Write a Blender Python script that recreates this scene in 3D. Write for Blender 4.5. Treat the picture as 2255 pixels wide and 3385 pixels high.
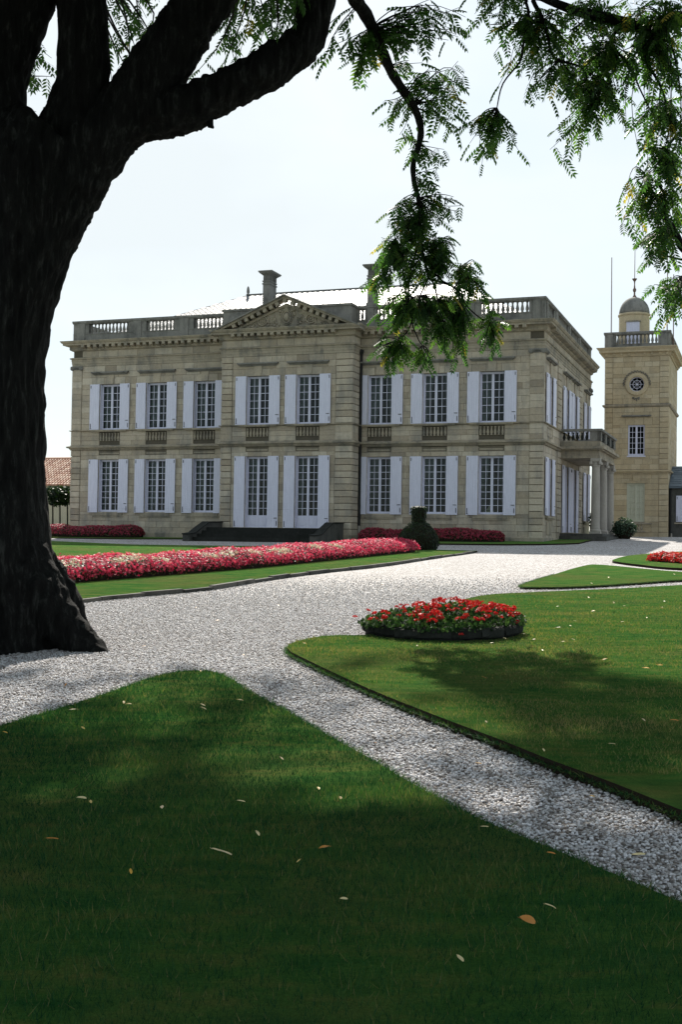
import bpy, bmesh, math, random
import numpy as np
from mathutils import Vector, Matrix, noise
random.seed(7); rng = np.random.default_rng(7)
for o in list(bpy.data.objects): bpy.data.objects.remove(o)
scene = bpy.context.scene
COL = scene.collection
# ------------------------------------------------------------------ camera
KD = 2255/1568.0; FPX = 3980.1; PITCH = .025; ROLL = .0153; EYE = 1.5
_c, _s = math.cos(PITCH), math.sin(PITCH); _cr, _sr = math.cos(ROLL), math.sin(ROLL)
FW = Vector((0, _c, _s)); _U = Vector((0, -_s, _c)); _R = Vector((1, 0, 0))
RT = _cr*_R + _sr*_U; UP = -_sr*_R + _cr*_U
CAM = Vector((0, 0, EYE))
cd = bpy.data.cameras.new('camera'); cam = bpy.data.objects.new('camera', cd); COL.objects.link(cam)
cd.sensor_fit = 'VERTICAL'; cd.sensor_height = 36; cd.lens = 36*FPX/3385; cd.clip_end = 4000; cd.clip_start = .05
m = Matrix((RT, UP, -FW)).transposed().to_4x4(); m.translation = CAM; cam.matrix_world = m
scene.camera = cam
# ------------------------------------------------------------------ sky, sun, exposure
SUN_EL, SUN_AZ = math.radians(38.5), math.radians(-3.0)      # azimuth measured from +Y towards +X
w = bpy.data.worlds.new('World'); scene.world = w; w.use_nodes = True
nt = w.node_tree; nt.nodes.clear()
sky = nt.nodes.new('ShaderNodeTexSky'); sky.sky_type = 'NISHITA'; sky.sun_disc = False
sky.sun_elevation = SUN_EL; sky.sun_rotation = SUN_AZ; sky.altitude = 60
sky.air_density = 1.0; sky.dust_density = 0.8; sky.ozone_density = 1.0
tc = nt.nodes.new('ShaderNodeTexCoord')
mp = nt.nodes.new('ShaderNodeMapping'); mp.inputs['Scale'].default_value = (1, 1, 2.2)
nz = nt.nodes.new('ShaderNodeTexNoise'); nz.inputs['Scale'].default_value = 1.7; nz.inputs['Detail'].default_value = 5
rp = nt.nodes.new('ShaderNodeValToRGB'); rp.color_ramp.elements[0].position = .35; rp.color_ramp.elements[1].position = .7
rp.color_ramp.elements[0].color = (.70, .70, .70, 1); rp.color_ramp.elements[1].color = (.97, .97, .97, 1)
mxs = nt.nodes.new('ShaderNodeMix'); mxs.data_type = 'RGBA'
VEIL = (4.15, 4.5, 4.62, 1); VEIL_LO = (2.35, 3.1, 3.45, 1)                                        # thin white veil of cloud
bg = nt.nodes.new('ShaderNodeBackground'); bg.inputs['Strength'].default_value = .12
wo = nt.nodes.new('ShaderNodeOutputWorld')
L = nt.links.new
L(tc.outputs['Generated'], mp.inputs[0]); L(mp.outputs[0], nz.inputs['Vector']); L(nz.outputs['Fac'], rp.inputs[0])
L(rp.outputs[0], mxs.inputs[0]); L(sky.outputs[0], mxs.inputs[6]); nz2 = nt.nodes.new('ShaderNodeTexNoise'); nz2.inputs['Scale'].default_value = 1.7; nz2.inputs['Detail'].default_value = 4; rp2 = nt.nodes.new('ShaderNodeValToRGB')
rp2.color_ramp.elements[0].position = .36; rp2.color_ramp.elements[1].position = .60; rp2.color_ramp.elements[0].color = VEIL_LO; rp2.color_ramp.elements[1].color = VEIL
L(mp.outputs[0], nz2.inputs['Vector']); L(nz2.outputs['Fac'], rp2.inputs[0]); L(rp2.outputs[0], mxs.inputs[7])
L(mxs.outputs[2], bg.inputs[0]); L(bg.outputs[0], wo.inputs[0])
sd = bpy.data.lights.new('sun', 'SUN'); sd.energy = 4.8; sd.angle = math.radians(.53); sd.color = (1, .94, .84)
sun = bpy.data.objects.new('sun', sd); COL.objects.link(sun)
sv = Vector((math.sin(SUN_AZ)*math.cos(SUN_EL), math.cos(SUN_AZ)*math.cos(SUN_EL), math.sin(SUN_EL)))
sun.rotation_euler = sv.to_track_quat('Z', 'Y').to_euler(); sun.location = sv*100
scene.view_settings.view_transform = 'Standard'; scene.view_settings.look = 'None'
scene.view_settings.gamma = 1; scene.view_settings.use_curve_mapping = False
scene.view_settings.exposure = 0.78
try:
    scene.cycles.max_bounces = 6; scene.cycles.transparent_max_bounces = 12; scene.cycles.sample_clamp_indirect = 8
    scene.cycles.use_denoising = True
except Exception: pass
# ------------------------------------------------------------------ places
def ray(x, y):
    return FW + RT*((x*KD-1127.5)/FPX) - UP*((y*KD-1692.5)/FPX)
SY, SX = .029, .012                                             # the court rises gently to the house
def gz(x, y):
    yy = y if y < 62 else 62 + 4*(1-math.exp(-(y-62)/8))
    return SY*yy + SX*max(-40, min(40, x))
def gpix(x, y):                                                 # picture point -> point on the ground
    d = ray(x, y); t = -EYE/(d.z - SY*d.y - SX*d.x); return CAM + d*t
def at(x, y, Y):                                                # picture point at distance Y
    d = ray(x, y); return CAM + d*(Y/d.y)
# ------------------------------------------------------------------ materials
def nodes(name):
    mt = bpy.data.materials.new(name); mt.use_nodes = True; t = mt.node_tree
    return mt, t, t.nodes['Principled BSDF']
def nn(t, typ, **k):
    n = t.nodes.new(typ)
    for a, b in k.items():
        if a in n.inputs: n.inputs[a].default_value = b
        else: setattr(n, a, b)
    return n
def ramp(t, fac, stops):
    r = t.nodes.new('ShaderNodeValToRGB'); e = r.color_ramp.elements
    while len(e) < len(stops): e.new(.5)
    for q, (p, c) in zip(e, stops): q.position = p; q.color = tuple(c)+(1,) if len(c) == 3 else c
    t.links.new(fac, r.inputs[0]); return r.outputs[0]
def mathn(t, op, a, b, clamp=False):
    n = t.nodes.new('ShaderNodeMath'); n.operation = op; n.use_clamp = clamp
    for i, q in enumerate((a, b)):
        if isinstance(q, (int, float)): n.inputs[i].default_value = q
        else: t.links.new(q, n.inputs[i])
    return n.outputs[0]
def mixc(t, fac, a, b, mode='MIX'):
    n = t.nodes.new('ShaderNodeMix'); n.data_type = 'RGBA'; n.blend_type = mode
    for i, q in ((0, fac), (6, a), (7, b)):
        if isinstance(q, (int, float)): n.inputs[i].default_value = q
        elif isinstance(q, tuple): n.inputs[i].default_value = q+(1,) if len(q) == 3 else q
        else: t.links.new(q, n.inputs[i])
    return n.outputs[2]
def coords(t, kind='Object', scale=(1, 1, 1)):
    c = t.nodes.new('ShaderNodeTexCoord'); mpn = t.nodes.new('ShaderNodeMapping'); mpn.inputs['Scale'].default_value = scale
    t.links.new(c.outputs[kind], mpn.inputs[0]); return mpn.outputs[0]
def wcoords(t, scale=(1, 1, 1)):
    c = t.nodes.new('ShaderNodeNewGeometry'); mpn = t.nodes.new('ShaderNodeMapping'); mpn.inputs['Scale'].default_value = scale
    t.links.new(c.outputs['Position'], mpn.inputs[0]); return mpn.outputs[0]
def noisef(t, vec, scale, detail=4, rough=.6):
    n = t.nodes.new('ShaderNodeTexNoise'); n.inputs['Scale'].default_value = scale; n.inputs['Detail'].default_value = detail
    n.inputs['Roughness'].default_value = rough
    t.links.new(vec, n.inputs['Vector']); return n.outputs['Fac']
def bump(t, p, h, strength=.4, dist=.02):
    b = t.nodes.new('ShaderNodeBump'); b.inputs['Strength'].default_value = strength; b.inputs['Distance'].default_value = dist
    t.links.new(h, b.inputs['Height']); t.links.new(b.outputs[0], p.inputs['Normal'])
def attr(t, name='tone'):
    a = t.nodes.new('ShaderNodeAttribute'); a.attribute_name = name; return a.outputs['Fac']
def spec(p, v): p.inputs['Specular IOR Level'].default_value = v

def stone_mat(name, dark, mid, light, grime, gr_amt=.5, rough=.9):
    mt, t, p = nodes(name); v = wcoords(t)
    n1 = noisef(t, v, 1.3, 5, .65); n2 = noisef(t, v, 9, 6, .7); n3 = noisef(t, v, 70, 3, .7)
    f = mathn(t, 'ADD', mathn(t, 'MULTIPLY', attr(t), .55), mathn(t, 'MULTIPLY', n2, .45))
    c = ramp(t, f, [(.1, dark), (.5, mid), (.9, light)])
    vs = wcoords(t, (2.6, 2.6, .5)); st = noisef(t, vs, 1.1, 5, .7)
    g = ramp(t, mathn(t, 'ADD', mathn(t, 'MULTIPLY', n1, .5), mathn(t, 'MULTIPLY', st, .5)), [(.46, (0, 0, 0)), (.62, (gr_amt,)*3)])
    c = mixc(t, g, c, grime)
    c = mixc(t, 1.0, c, ramp(t, n3, [(.3, (.72,)*3), (.7, (1.22,)*3)]), 'MULTIPLY')
    t.links.new(c, p.inputs['Base Color']); p.inputs['Roughness'].default_value = rough; spec(p, .2)
    bump(t, p, mathn(t, 'ADD', n3, n2), .35, .012); return mt
M = {}
M['ashlar'] = stone_mat('ashlar', (.22, .178, .13), (.44, .373, .285), (.61, .545, .445), (.23, .22, .20), .68)
M['mortar'] = stone_mat('mortar', (.075, .064, .048), (.11, .094, .07), (.16, .14, .11), (.07, .065, .058))
M['trim'] = stone_mat('trim_stone', (.23, .195, .14), (.36, .31, .235), (.48, .43, .34), (.12, .118, .11), .8)
M['parapet'] = stone_mat('weathered_parapet', (.16, .155, .14), (.23, .22, .20), (.32, .30, .27), (.07, .07, .066), .75)
M['moss_stone'] = stone_mat('mossy_dark_stone', (.010, .011, .010), (.022, .023, .021), (.075, .077, .07), (.009, .012, .009), .6)
M['step'] = stone_mat('step_stone', (.05, .05, .045), (.09, .088, .08), (.16, .15, .13), (.02, .022, .02), .7)
M['tower'] = stone_mat('tower_ashlar', (.35, .27, .165), (.51, .415, .275), (.61, .53, .39), (.27, .24, .18), .45)
M['column'] = stone_mat('column_stone', (.30, .275, .235), (.38, .35, .31), (.45, .42, .38), (.24, .22, .2), .5)
M['cream'] = stone_mat('cream_render', (.42, .37, .26), (.50, .44, .32), (.56, .50, .38), (.32, .3, .24), .4)

def simple(name, c, rough=.6, sp=.3, var=.12, scale=12, bs=0.0):
    mt, t, p = nodes(name); v = wcoords(t); n = noisef(t, v, scale, 4)
    col = mixc(t, n, tuple(x*(1-var) for x in c), tuple(x*(1+var) for x in c))
    t.links.new(col, p.inputs['Base Color']); p.inputs['Roughness'].default_value = rough; spec(p, sp)
    if bs: bump(t, p, n, bs, .01)
    return mt
def paint_mat():
    mt, t, p = nodes('shutter_paint'); v = wcoords(t, (7, 7, .6))
    n = noisef(t, v, 3, 5); n2 = noisef(t, wcoords(t), 40, 3)
    c = ramp(t, n, [(.25, (.56, .56, .68)), (.6, (.66, .66, .79)), (.85, (.72, .72, .84))])
    c = mixc(t, 1.0, c, ramp(t, n2, [(.3, (.9,)*3), (.7, (1.06,)*3)]), 'MULTIPLY')
    t.links.new(c, p.inputs['Base Color']); p.inputs['Roughness'].default_value = .55
    bump(t, p, n2, .12, .004); return mt
M['paint'] = paint_mat()
M['blind'] = simple('painted_blind', (.50, .50, .40), .8, .1, .15, 20)
M['iron'] = simple('black_iron', (.02, .019, .018), .5)
M['pole'] = simple('rusty_rod', (.16, .10, .08), .6)
M['pipe'] = simple('dark_pipe', (.012, .012, .012), .6)
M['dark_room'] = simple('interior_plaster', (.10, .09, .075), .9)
M['soil'] = simple('garden_soil', (.022, .016, .011), .95, .1, .4, 30, .6)
M['slate'] = None
def slate_mat(name, a, b, rough):
    mt, t, p = nodes(name); v = wcoords(t)
    n = noisef(t, v, 5, 4); f = mathn(t, 'ADD', mathn(t, 'MULTIPLY', attr(t), .6), mathn(t, 'MULTIPLY', n, .4))
    c = ramp(t, f, [(.15, a), (.85, b)]); t.links.new(c, p.inputs['Base Color'])
    p.inputs['Roughness'].default_value = rough; spec(p, .45)
    bump(t, p, noisef(t, v, 25, 4), .25, .01); return mt
M['slate'] = slate_mat('roof_slate', (.10, .11, .125), (.20, .215, .24), .58)
M['slate2'] = slate_mat('wing_slate', (.05, .07, .09), (.12, .15, .18), .5)
def tile_mat():
    mt, t, p = nodes('terracotta'); v = wcoords(t)
    f = mathn(t, 'ADD', mathn(t, 'MULTIPLY', attr(t), .7), mathn(t, 'MULTIPLY', noisef(t, v, 6, 4), .3))
    c = ramp(t, f, [(.1, (.30, .12, .07)), (.5, (.48, .24, .15)), (.9, (.66, .48, .36))])
    t.links.new(c, p.inputs['Base Color']); p.inputs['Roughness'].default_value = .7; return mt
M['tile'] = tile_mat()
def glass_mat():
    mt = bpy.data.materials.new('window_glass'); mt.use_nodes = True; t = mt.node_tree; t.nodes.clear()
    tr = t.nodes.new('ShaderNodeBsdfTransparent'); tr.inputs[0].default_value = (.66, .72, .72, 1)
    gl = t.nodes.new('ShaderNodeBsdfGlossy'); gl.inputs['Roughness'].default_value = .04
    fr = t.nodes.new('ShaderNodeFresnel'); fr.inputs[0].default_value = 1.32
    oi = t.nodes.new('ShaderNodeObjectInfo')
    nb = noisef(t, wcoords(t), 3.0, 2); b = t.nodes.new('ShaderNodeBump'); b.inputs['Strength'].default_value = .25; b.inputs['Distance'].default_value = .03
    t.links.new(nb, b.inputs['Height']); t.links.new(b.outputs[0], gl.inputs['Normal'])
    mx = t.nodes.new('ShaderNodeMixShader'); t.links.new(fr.outputs[0], mx.inputs[0]); t.links.new(tr.outputs[0], mx.inputs[1]); t.links.new(gl.outputs[0], mx.inputs[2])
    o = t.nodes.new('ShaderNodeOutputMaterial'); t.links.new(mx.outputs[0], o.inputs[0]); return mt
M['glass'] = glass_mat()
def leaf_mat(name, stops, trans, tcol, rough=.5, sp=.35):
    mt = bpy.data.materials.new(name); mt.use_nodes = True; t = mt.node_tree; p = t.nodes['Principled BSDF']; o = t.nodes['Material Output']
    oi = t.nodes.new('ShaderNodeObjectInfo')
    f = mathn(t, 'ADD', attr(t), mathn(t, 'MULTIPLY', noisef(t, wcoords(t), 2.2, 2), .25)); 
    c = ramp(t, f, stops); t.links.new(c, p.inputs['Base Color']); p.inputs['Roughness'].default_value = rough; spec(p, sp)
    tl = t.nodes.new('ShaderNodeBsdfTranslucent'); t.links.new(mixc(t, 1.0, c, tcol, 'MULTIPLY'), tl.inputs[0])
    mx = t.nodes.new('ShaderNodeMixShader'); mx.inputs[0].default_value = trans
    t.links.new(p.outputs[0], mx.inputs[1]); t.links.new(tl.outputs[0], mx.inputs[2]); t.links.new(mx.outputs[0], o.inputs[0]); return mt
M['leaf'] = leaf_mat('walnut_leaf', [(.1, (.014, .042, .016)), (.6, (.042, .098, .028)), (1.0, (.10, .16, .035)), (1.2, (.28, .22, .05))], .5, (1.8, 2.0, .9))
M['box'] = leaf_mat('clipped_box', [(.1, (.004, .012, .006)), (.7, (.011, .028, .012)), (1.1, (.035, .065, .02))], .2, (1.2, 1.4, .7))
M['shrub'] = leaf_mat('shrub_leaf', [(.1, (.012, .03, .016)), (.7, (.035, .07, .04)), (1.1, (.12, .17, .11))], .2, (1.2, 1.4, .8))
M['begonia_leaf'] = leaf_mat('begonia_leaf', [(.1, (.018, .016, .010)), (.7, (.045, .035, .018)), (1.1, (.06, .07, .02))], .3, (1.3, 1.2, .7))
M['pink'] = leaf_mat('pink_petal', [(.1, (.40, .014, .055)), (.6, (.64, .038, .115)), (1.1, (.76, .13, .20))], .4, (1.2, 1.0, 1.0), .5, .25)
M['white_petal'] = leaf_mat('cream_petal', [(.1, (.62, .55, .36)), (1.0, (.82, .76, .56))], .35, (1, 1, .9), .5, .25)
M['red'] = leaf_mat('red_petal', [(.1, (.28, .006, .008)), (.6, (.52, .012, .012)), (1.1, (.68, .045, .035))], .35, (1.2, 1, 1), .5, .25)
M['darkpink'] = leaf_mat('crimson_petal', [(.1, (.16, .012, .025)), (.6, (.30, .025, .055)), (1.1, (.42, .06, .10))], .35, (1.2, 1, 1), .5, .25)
M['geranium_leaf'] = leaf_mat('geranium_leaf', [(.1, (.012, .032, .012)), (.7, (.035, .075, .025)), (1.1, (.07, .12, .04))], .25, (1.3, 1.5, .8), .7, .1)
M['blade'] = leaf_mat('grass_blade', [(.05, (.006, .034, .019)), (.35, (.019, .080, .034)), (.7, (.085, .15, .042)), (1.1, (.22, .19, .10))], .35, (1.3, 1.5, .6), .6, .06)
M['fallen'] = leaf_mat('fallen_leaf', [(.0, (.34, .15, .08)), (.3, (.70, .30, .06)), (.55, (.80, .56, .10)), (.8, (.72, .56, .36)), (1.1, (.80, .66, .36))], .15, (1, 1, 1))
M['lace'] = leaf_mat('lace_curtain', [(.0, (.46, .46, .43)), (1.0, (.66, .66, .63))], .5, (1, 1, 1), .9, .1)

def bark_mat():
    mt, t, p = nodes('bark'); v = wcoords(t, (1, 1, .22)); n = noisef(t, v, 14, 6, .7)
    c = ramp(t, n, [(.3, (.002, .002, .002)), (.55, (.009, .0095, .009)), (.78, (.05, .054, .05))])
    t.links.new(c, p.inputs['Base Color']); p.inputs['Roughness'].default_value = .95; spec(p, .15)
    bump(t, p, n, .9, .04); return mt
M['bark'] = bark_mat()
def gravel_mat():
    mt, t, p = nodes('gravel_ground'); v = wcoords(t, (1, 1, .0))
    vo = t.nodes.new('ShaderNodeTexVoronoi'); vo.inputs['Scale'].default_value = 26; t.links.new(v, vo.inputs['Vector'])
    sp_ = t.nodes.new('ShaderNodeSeparateColor'); t.links.new(vo.outputs['Color'], sp_.inputs[0])
    c = ramp(t, sp_.outputs[0], [(.0, (.22, .19, .17)), (.25, (.42, .41, .41)), (.6, (.56, .56, .58)), (1, (.70, .70, .72))])
    gap = ramp(t, vo.outputs['Distance'], [(.38, (1, 1, 1)), (.62, (.34, .30, .27))])
    c = mixc(t, 1.0, c, gap, 'MULTIPLY')
    n2 = noisef(t, v, 55, 3, .8); c = mixc(t, ramp(t, n2, [(.57, (0, 0, 0)), (.68, (.85,)*3)]), c, (.17, .10, .065))
    n3 = noisef(t, v, .45, 4, .6); c = mixc(t, 1.0, c, ramp(t, n3, [(.3, (.86, .85, .84)), (.7, (1.08,)*3)]), 'MULTIPLY')
    t.links.new(c, p.inputs['Base Color']); p.inputs['Roughness'].default_value = .8; spec(p, .25)
    bump(t, p, mathn(t, 'SUBTRACT', 1.0, vo.outputs['Distance']), .8, .02); return mt
M['gravel'] = gravel_mat()
def pebble_mat():
    mt, t, p = nodes('pebble'); oi = t.nodes.new('ShaderNodeObjectInfo')
    c = ramp(t, oi.outputs['Random'], [(.0, (.12, .095, .08)), (.2, (.30, .27, .255)), (.5, (.51, .49, .50)), (.9, (.73, .72, .75))])
    c = mixc(t, 1.0, c, ramp(t, noisef(t, wcoords(t), 60, 3), [(.3, (.8,)*3), (.7, (1.12,)*3)]), 'MULTIPLY')
    t.links.new(c, p.inputs['Base Color']); p.inputs['Roughness'].default_value = .6; spec(p, .35); return mt
M['pebble'] = pebble_mat()
def lawn_mat():
    mt, t, p = nodes('lawn_turf'); v = wcoords(t)
    n1 = noisef(t, v, .55, 4, .6); n2 = noisef(t, wcoords(t, (1, 2.5, 1)), 2.3, 4, .65); n3 = noisef(t, v, 90, 3, .8); n4 = noisef(t, v, 320, 2, .8)
    c = ramp(t, n2, [(.3, (.034, .125, .034)), (.5, (.075, .175, .040)), (.7, (.165, .195, .056))])
    c = mixc(t, ramp(t, n1, [(.45, (0, 0, 0)), (.72, (.6,)*3)]), c, (.17, .145, .06))
    c = mixc(t, 1.0, c, ramp(t, mathn(t, 'ADD', mathn(t, 'MULTIPLY', n3, .5), mathn(t, 'MULTIPLY', n4, .5)), [(.3, (.45,)*3), (.7, (1.55,)*3)]), 'MULTIPLY')
    t.links.new(c, p.inputs['Base Color']); p.inputs['Roughness'].default_value = 1; spec(p, .0)
    bump(t, p, mathn(t, 'ADD', n3, n4), .9, .03); return mt
M['lawn'] = lawn_mat()
# ------------------------------------------------------------------ mesh helpers
def link(name, me, mat=None, parent=None, **props):
    o = bpy.data.objects.new(name, me); COL.objects.link(o)
    if mat and me and not me.materials: me.materials.append(M[mat] if isinstance(mat, str) else mat)
    if parent: o.parent = parent
    for k, v in props.items(): o[k] = v
    return o
def empty(name, loc, label, category, group=None, rz=0):
    o = bpy.data.objects.new(name, None); COL.objects.link(o); o.location = loc; o.rotation_euler = (0, 0, rz); o.empty_display_size = .3
    o['label'] = label; o['category'] = category
    if group: o['group'] = group
    return o
class MB:
    def __init__(s, mp=None): s.v = []; s.f = []; s.t = []; s.mp = mp
    def add(s, vs, fs, tone=.5, mp=None):
        mp = mp or s.mp; n = len(s.v)
        s.v += [mp(*q) if mp else tuple(q) for q in vs]; s.f += [tuple(i+n for i in q) for q in fs]; s.t += [tone]*len(vs)
    def box(s, a, b, tone=.5, mp=None):
        (x0, y0, z0), (x1, y1, z1) = a, b
        if x1 <= x0 or y1 <= y0 or z1 <= z0: return
        s.add([(x0, y0, z0), (x1, y0, z0), (x1, y1, z0), (x0, y1, z0), (x0, y0, z1), (x1, y0, z1), (x1, y1, z1), (x0, y1, z1)],
              [(0, 3, 2, 1), (4, 5, 6, 7), (0, 1, 5, 4), (1, 2, 6, 5), (2, 3, 7, 6), (3, 0, 4, 7)], tone, mp)
    def block(s, a, b, ch=.012, tone=.5, mp=None):               # stone with a chamfered front (front = low y)
        (x0, y0, z0), (x1, y1, z1) = a, b
        s.add([(x0+ch, y0, z0+ch), (x1-ch, y0, z0+ch), (x1-ch, y0, z1-ch), (x0+ch, y0, z1-ch),
               (x0, y0+ch, z0), (x1, y0+ch, z0), (x1, y0+ch, z1), (x0, y0+ch, z1),
               (x0, y1, z0), (x1, y1, z0), (x1, y1, z1), (x0, y1, z1)],
              [(0, 1, 2, 3), (4, 5, 1, 0), (5, 6, 2, 1), (6, 7, 3, 2), (7, 4, 0, 3), (8, 9, 5, 4), (9, 10, 6, 5), (10, 11, 7, 6), (11, 8, 4, 7)], tone, mp)
    def prism(s, poly, y0, y1, tone=.5, mp=None):                 # poly in (x,z), extruded along y
        n = len(poly); vs = [(x, y0, z) for x, z in poly]+[(x, y1, z) for x, z in poly]
        fs = [tuple(range(n)), tuple(range(2*n-1, n-1, -1))]+[(i, i+n, (i+1) % n+n, (i+1) % n) for i in range(n)]
        s.add(vs, fs, tone, mp)
    def lathe(s, prof, c=(0, 0, 0), n=10, tone=.5, mp=None):
        vs = []; fs = []
        for r, z in prof:
            for k in range(n):
                a = 2*math.pi*k/n; vs.append((c[0]+r*math.cos(a), c[1]+r*math.sin(a), c[2]+z))
        for i in range(len(prof)-1):
            for k in range(n):
                fs.append((i*n+k, i*n+(k+1) % n, (i+1)*n+(k+1) % n, (i+1)*n+k))
        fs.append(tuple(range(n-1, -1, -1))); fs.append(tuple(range((len(prof)-1)*n, len(prof)*n)))
        s.add(vs, fs, tone, mp)
    def tube(s, pts, rad, n=6, tone=.5, caps=True):
        pts = [Vector(q) for q in pts]
        if isinstance(rad, (int, float)): rad = [rad]*len(pts)
        vs = []; fs = []; prev = None
        for i, q in enumerate(pts):
            d = (pts[min(i+1, len(pts)-1)]-pts[max(i-1, 0)]).normalized()
            if prev is None: a = d.orthogonal().normalized()
            else: a = (prev - d*prev.dot(d)).normalized()
            prev = a; b = d.cross(a)
            for k in range(n):
                an = 2*math.pi*k/n; vs.append(q+(a*math.cos(an)+b*math.sin(an))*rad[i])
        for i in range(len(pts)-1):
            for k in range(n): fs.append((i*n+k, i*n+(k+1) % n, (i+1)*n+(k+1) % n, (i+1)*n+k))
        if caps: fs.append(tuple(range(n-1, -1, -1))); fs.append(tuple(range((len(pts)-1)*n, len(pts)*n)))
        s.add(vs, fs, tone)
    def mesh(s, name, smooth=False):
        me = bpy.data.meshes.new(name); me.from_pydata([tuple(q) for q in s.v], [], s.f)
        if s.t:
            a = me.attributes.new('tone', 'FLOAT', 'POINT'); a.data.foreach_set('value', s.t)
        if smooth: me.polygons.foreach_set('use_smooth', [True]*len(me.polygons))
        me.update(); return me
    def build(s, name, mat, parent=None, smooth=False, **props): return link(name, s.mesh(name, smooth), mat, parent, **props)
def arrays_mesh(name, v, f, tone=None, smooth=False):
    me = bpy.data.meshes.new(name); nf, k = f.shape
    me.vertices.add(len(v)); me.vertices.foreach_set('co', np.ascontiguousarray(v, dtype=np.float32).ravel())
    me.loops.add(nf*k); me.loops.foreach_set('vertex_index', np.ascontiguousarray(f, dtype=np.int32).ravel())
    me.polygons.add(nf); me.polygons.foreach_set('loop_start', np.arange(0, nf*k, k, dtype=np.int32))
    try: me.polygons.foreach_set('loop_total', np.full(nf, k, dtype=np.int32))
    except Exception: pass
    if tone is not None:
        a = me.attributes.new('tone', 'FLOAT', 'POINT'); a.data.foreach_set('value', np.ascontiguousarray(tone, dtype=np.float32))
    if smooth: me.polygons.foreach_set('use_smooth', np.ones(nf, dtype=bool))
    me.update(calc_edges=True); me.validate(); return me
def scatter(tv, tf, pos, rot, scale, tones):
    """copies of a template: tv (n,3), tf (m,k); pos (N,3); rot (N,3,3); scale (N,) -> one big array"""
    N, n = len(pos), len(tv)
    v = np.einsum('nij,mj->nmi', rot, tv)*np.asarray(scale)[:, None, None]+pos[:, None, :]
    f = (tf[None]+(np.arange(N)*n)[:, None, None]).reshape(-1, tf.shape[1])
    return v.reshape(-1, 3), f, np.repeat(tones, n)
def rots(fw, upv):
    """rotation whose columns are right, forward, up"""
    fw = fw/np.linalg.norm(fw, axis=1, keepdims=True); r = np.cross(fw, upv); r /= np.linalg.norm(r, axis=1, keepdims=True)+1e-9
    u = np.cross(r, fw); return np.stack([r, fw, u], axis=2)
def rand_rots(N, tilt=1.0):
    a = rng.uniform(0, 2*np.pi, N); up = np.stack([rng.normal(0, tilt, N), rng.normal(0, tilt, N), np.ones(N)], 1)
    fw = np.stack([np.cos(a), np.sin(a), rng.normal(0, .3*tilt, N)], 1); return rots(fw, up)
def catmull(pts, k=6, closed=True):
    out = []; n = len(pts); P = [Vector(q) for q in pts]
    for i in range(n if closed else n-1):
        p0, p1, p2, p3 = (P[(i+j-1) % n] if closed else P[max(0, min(n-1, i+j-1))] for j in range(4))
        for s in range(k):
            t = s/k; out.append(.5*((2*p1)+(p2-p0)*t+(2*p0-5*p1+4*p2-p3)*t*t+(3*p1-p0-3*p2+p3)*t**3))
    if not closed: out.append(P[-1])
    return out
def inside(px, py, poly):
    r = np.zeros(len(px), bool); n = len(poly)
    for i in range(n):
        x0, y0 = poly[i][0], poly[i][1]; x1, y1 = poly[(i+1) % n][0], poly[(i+1) % n][1]
        if y0 == y1: continue
        c = ((y0 > py) != (y1 > py)) & (px < (x1-x0)*(py-y0)/(y1-y0)+x0); r ^= c
    return r
# ------------------------------------------------------------------ ground
def ground_sheet(name, x0, x1, y0, y1, nx, ny, dz, mat, ys=None):
    ys = ys if ys is not None else np.linspace(y0, y1, ny)
    xs = np.linspace(x0, x1, nx); v = [(x, y, gz(x, y)+dz) for y in ys for x in xs]; ny = len(ys)
    f = [(j*nx+i, j*nx+i+1, (j+1)*nx+i+1, (j+1)*nx+i) for j in range(ny-1) for i in range(nx-1)]
    me = bpy.data.meshes.new(name); me.from_pydata(v, [], f); me.update(); return link(name, me, mat, kind='structure')
ground_sheet('ground', -600, 600, -60, 900, 31, 0, -.05, 'lawn', ys=[-60, -20, 0, 20, 40, 50, 58, 62, 64, 66, 68, 72, 78, 86, 100, 200, 400, 900])
ground_sheet('gravel_court', -38, 38, -14, 84, 20, 0, 0, 'gravel', ys=[-14, 0, 20, 40, 55, 62, 63, 64, 65, 66, 67, 68, 70, 72, 75, 78, 82, 86])

# ------------------------------------------------------------------ the chateau
BASE = Vector((0, 54.516, EYE)); YAW = math.radians(-19.585)
house = empty('chateau', BASE, 'two storey pale stone chateau with pedimented centre, balustraded roofline and lavender white shutters', 'mansion', rz=YAW)
FR = lambda s, n, z: (s, n, z)
PV = lambda s, n, z: (s, -.97+n, z)
SD = lambda s, n, z: (9.17-n, s, z)
PR = lambda s, n, z: (.82-n, s, z)
PL = lambda s, n, z: (-5.62+n, -s, z)
ZB, ZT = -.35, 9.30
WX = [-12.053, -9.498, -6.943]; RX = [1.769, 4.333, 6.897]; PX = [-3.777, -1.318]
HW = .56
def op(x, a, b, h=HW): return (x-h, x+h, a, b)
LO = (1.30, 3.85); UPW = (5.295, 7.53); DO = (.60, 3.85)
wing_op = [op(x, *q) for x in WX+RX for q in (LO, UPW)]
pav_op = [op(x, *q) for x in PX for q in (DO, UPW)]
side_lo = [(.98, 1.93, 1.30, 3.80), (5.48, 6.59, .60, 3.75), (8.05, 8.98, .60, 3.75), (12.25, 13.2, 1.30, 3.80)]
side_up = [(1.02, 2.0, 5.295, 7.45), (5.57, 6.5, 5.295, 7.45), (8.12, 9.05, 5.295, 7.45), (12.3, 13.2, 5.295, 7.45)]
side_op = side_lo+side_up
def free(s0, s1, ops, z0, z1):
    cuts = sorted((max(a, s0), min(b, s1)) for a, b, za, zb in ops if za < z1-1e-4 and zb > z0+1e-4 and a < s1 and b > s0)
    x = s0; out = []
    for a, b in cuts:
        if a > x: out.append((x, min(a, s1)))
        x = max(x, b)
    if x < s1: out.append((x, s1))
    return out
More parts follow.
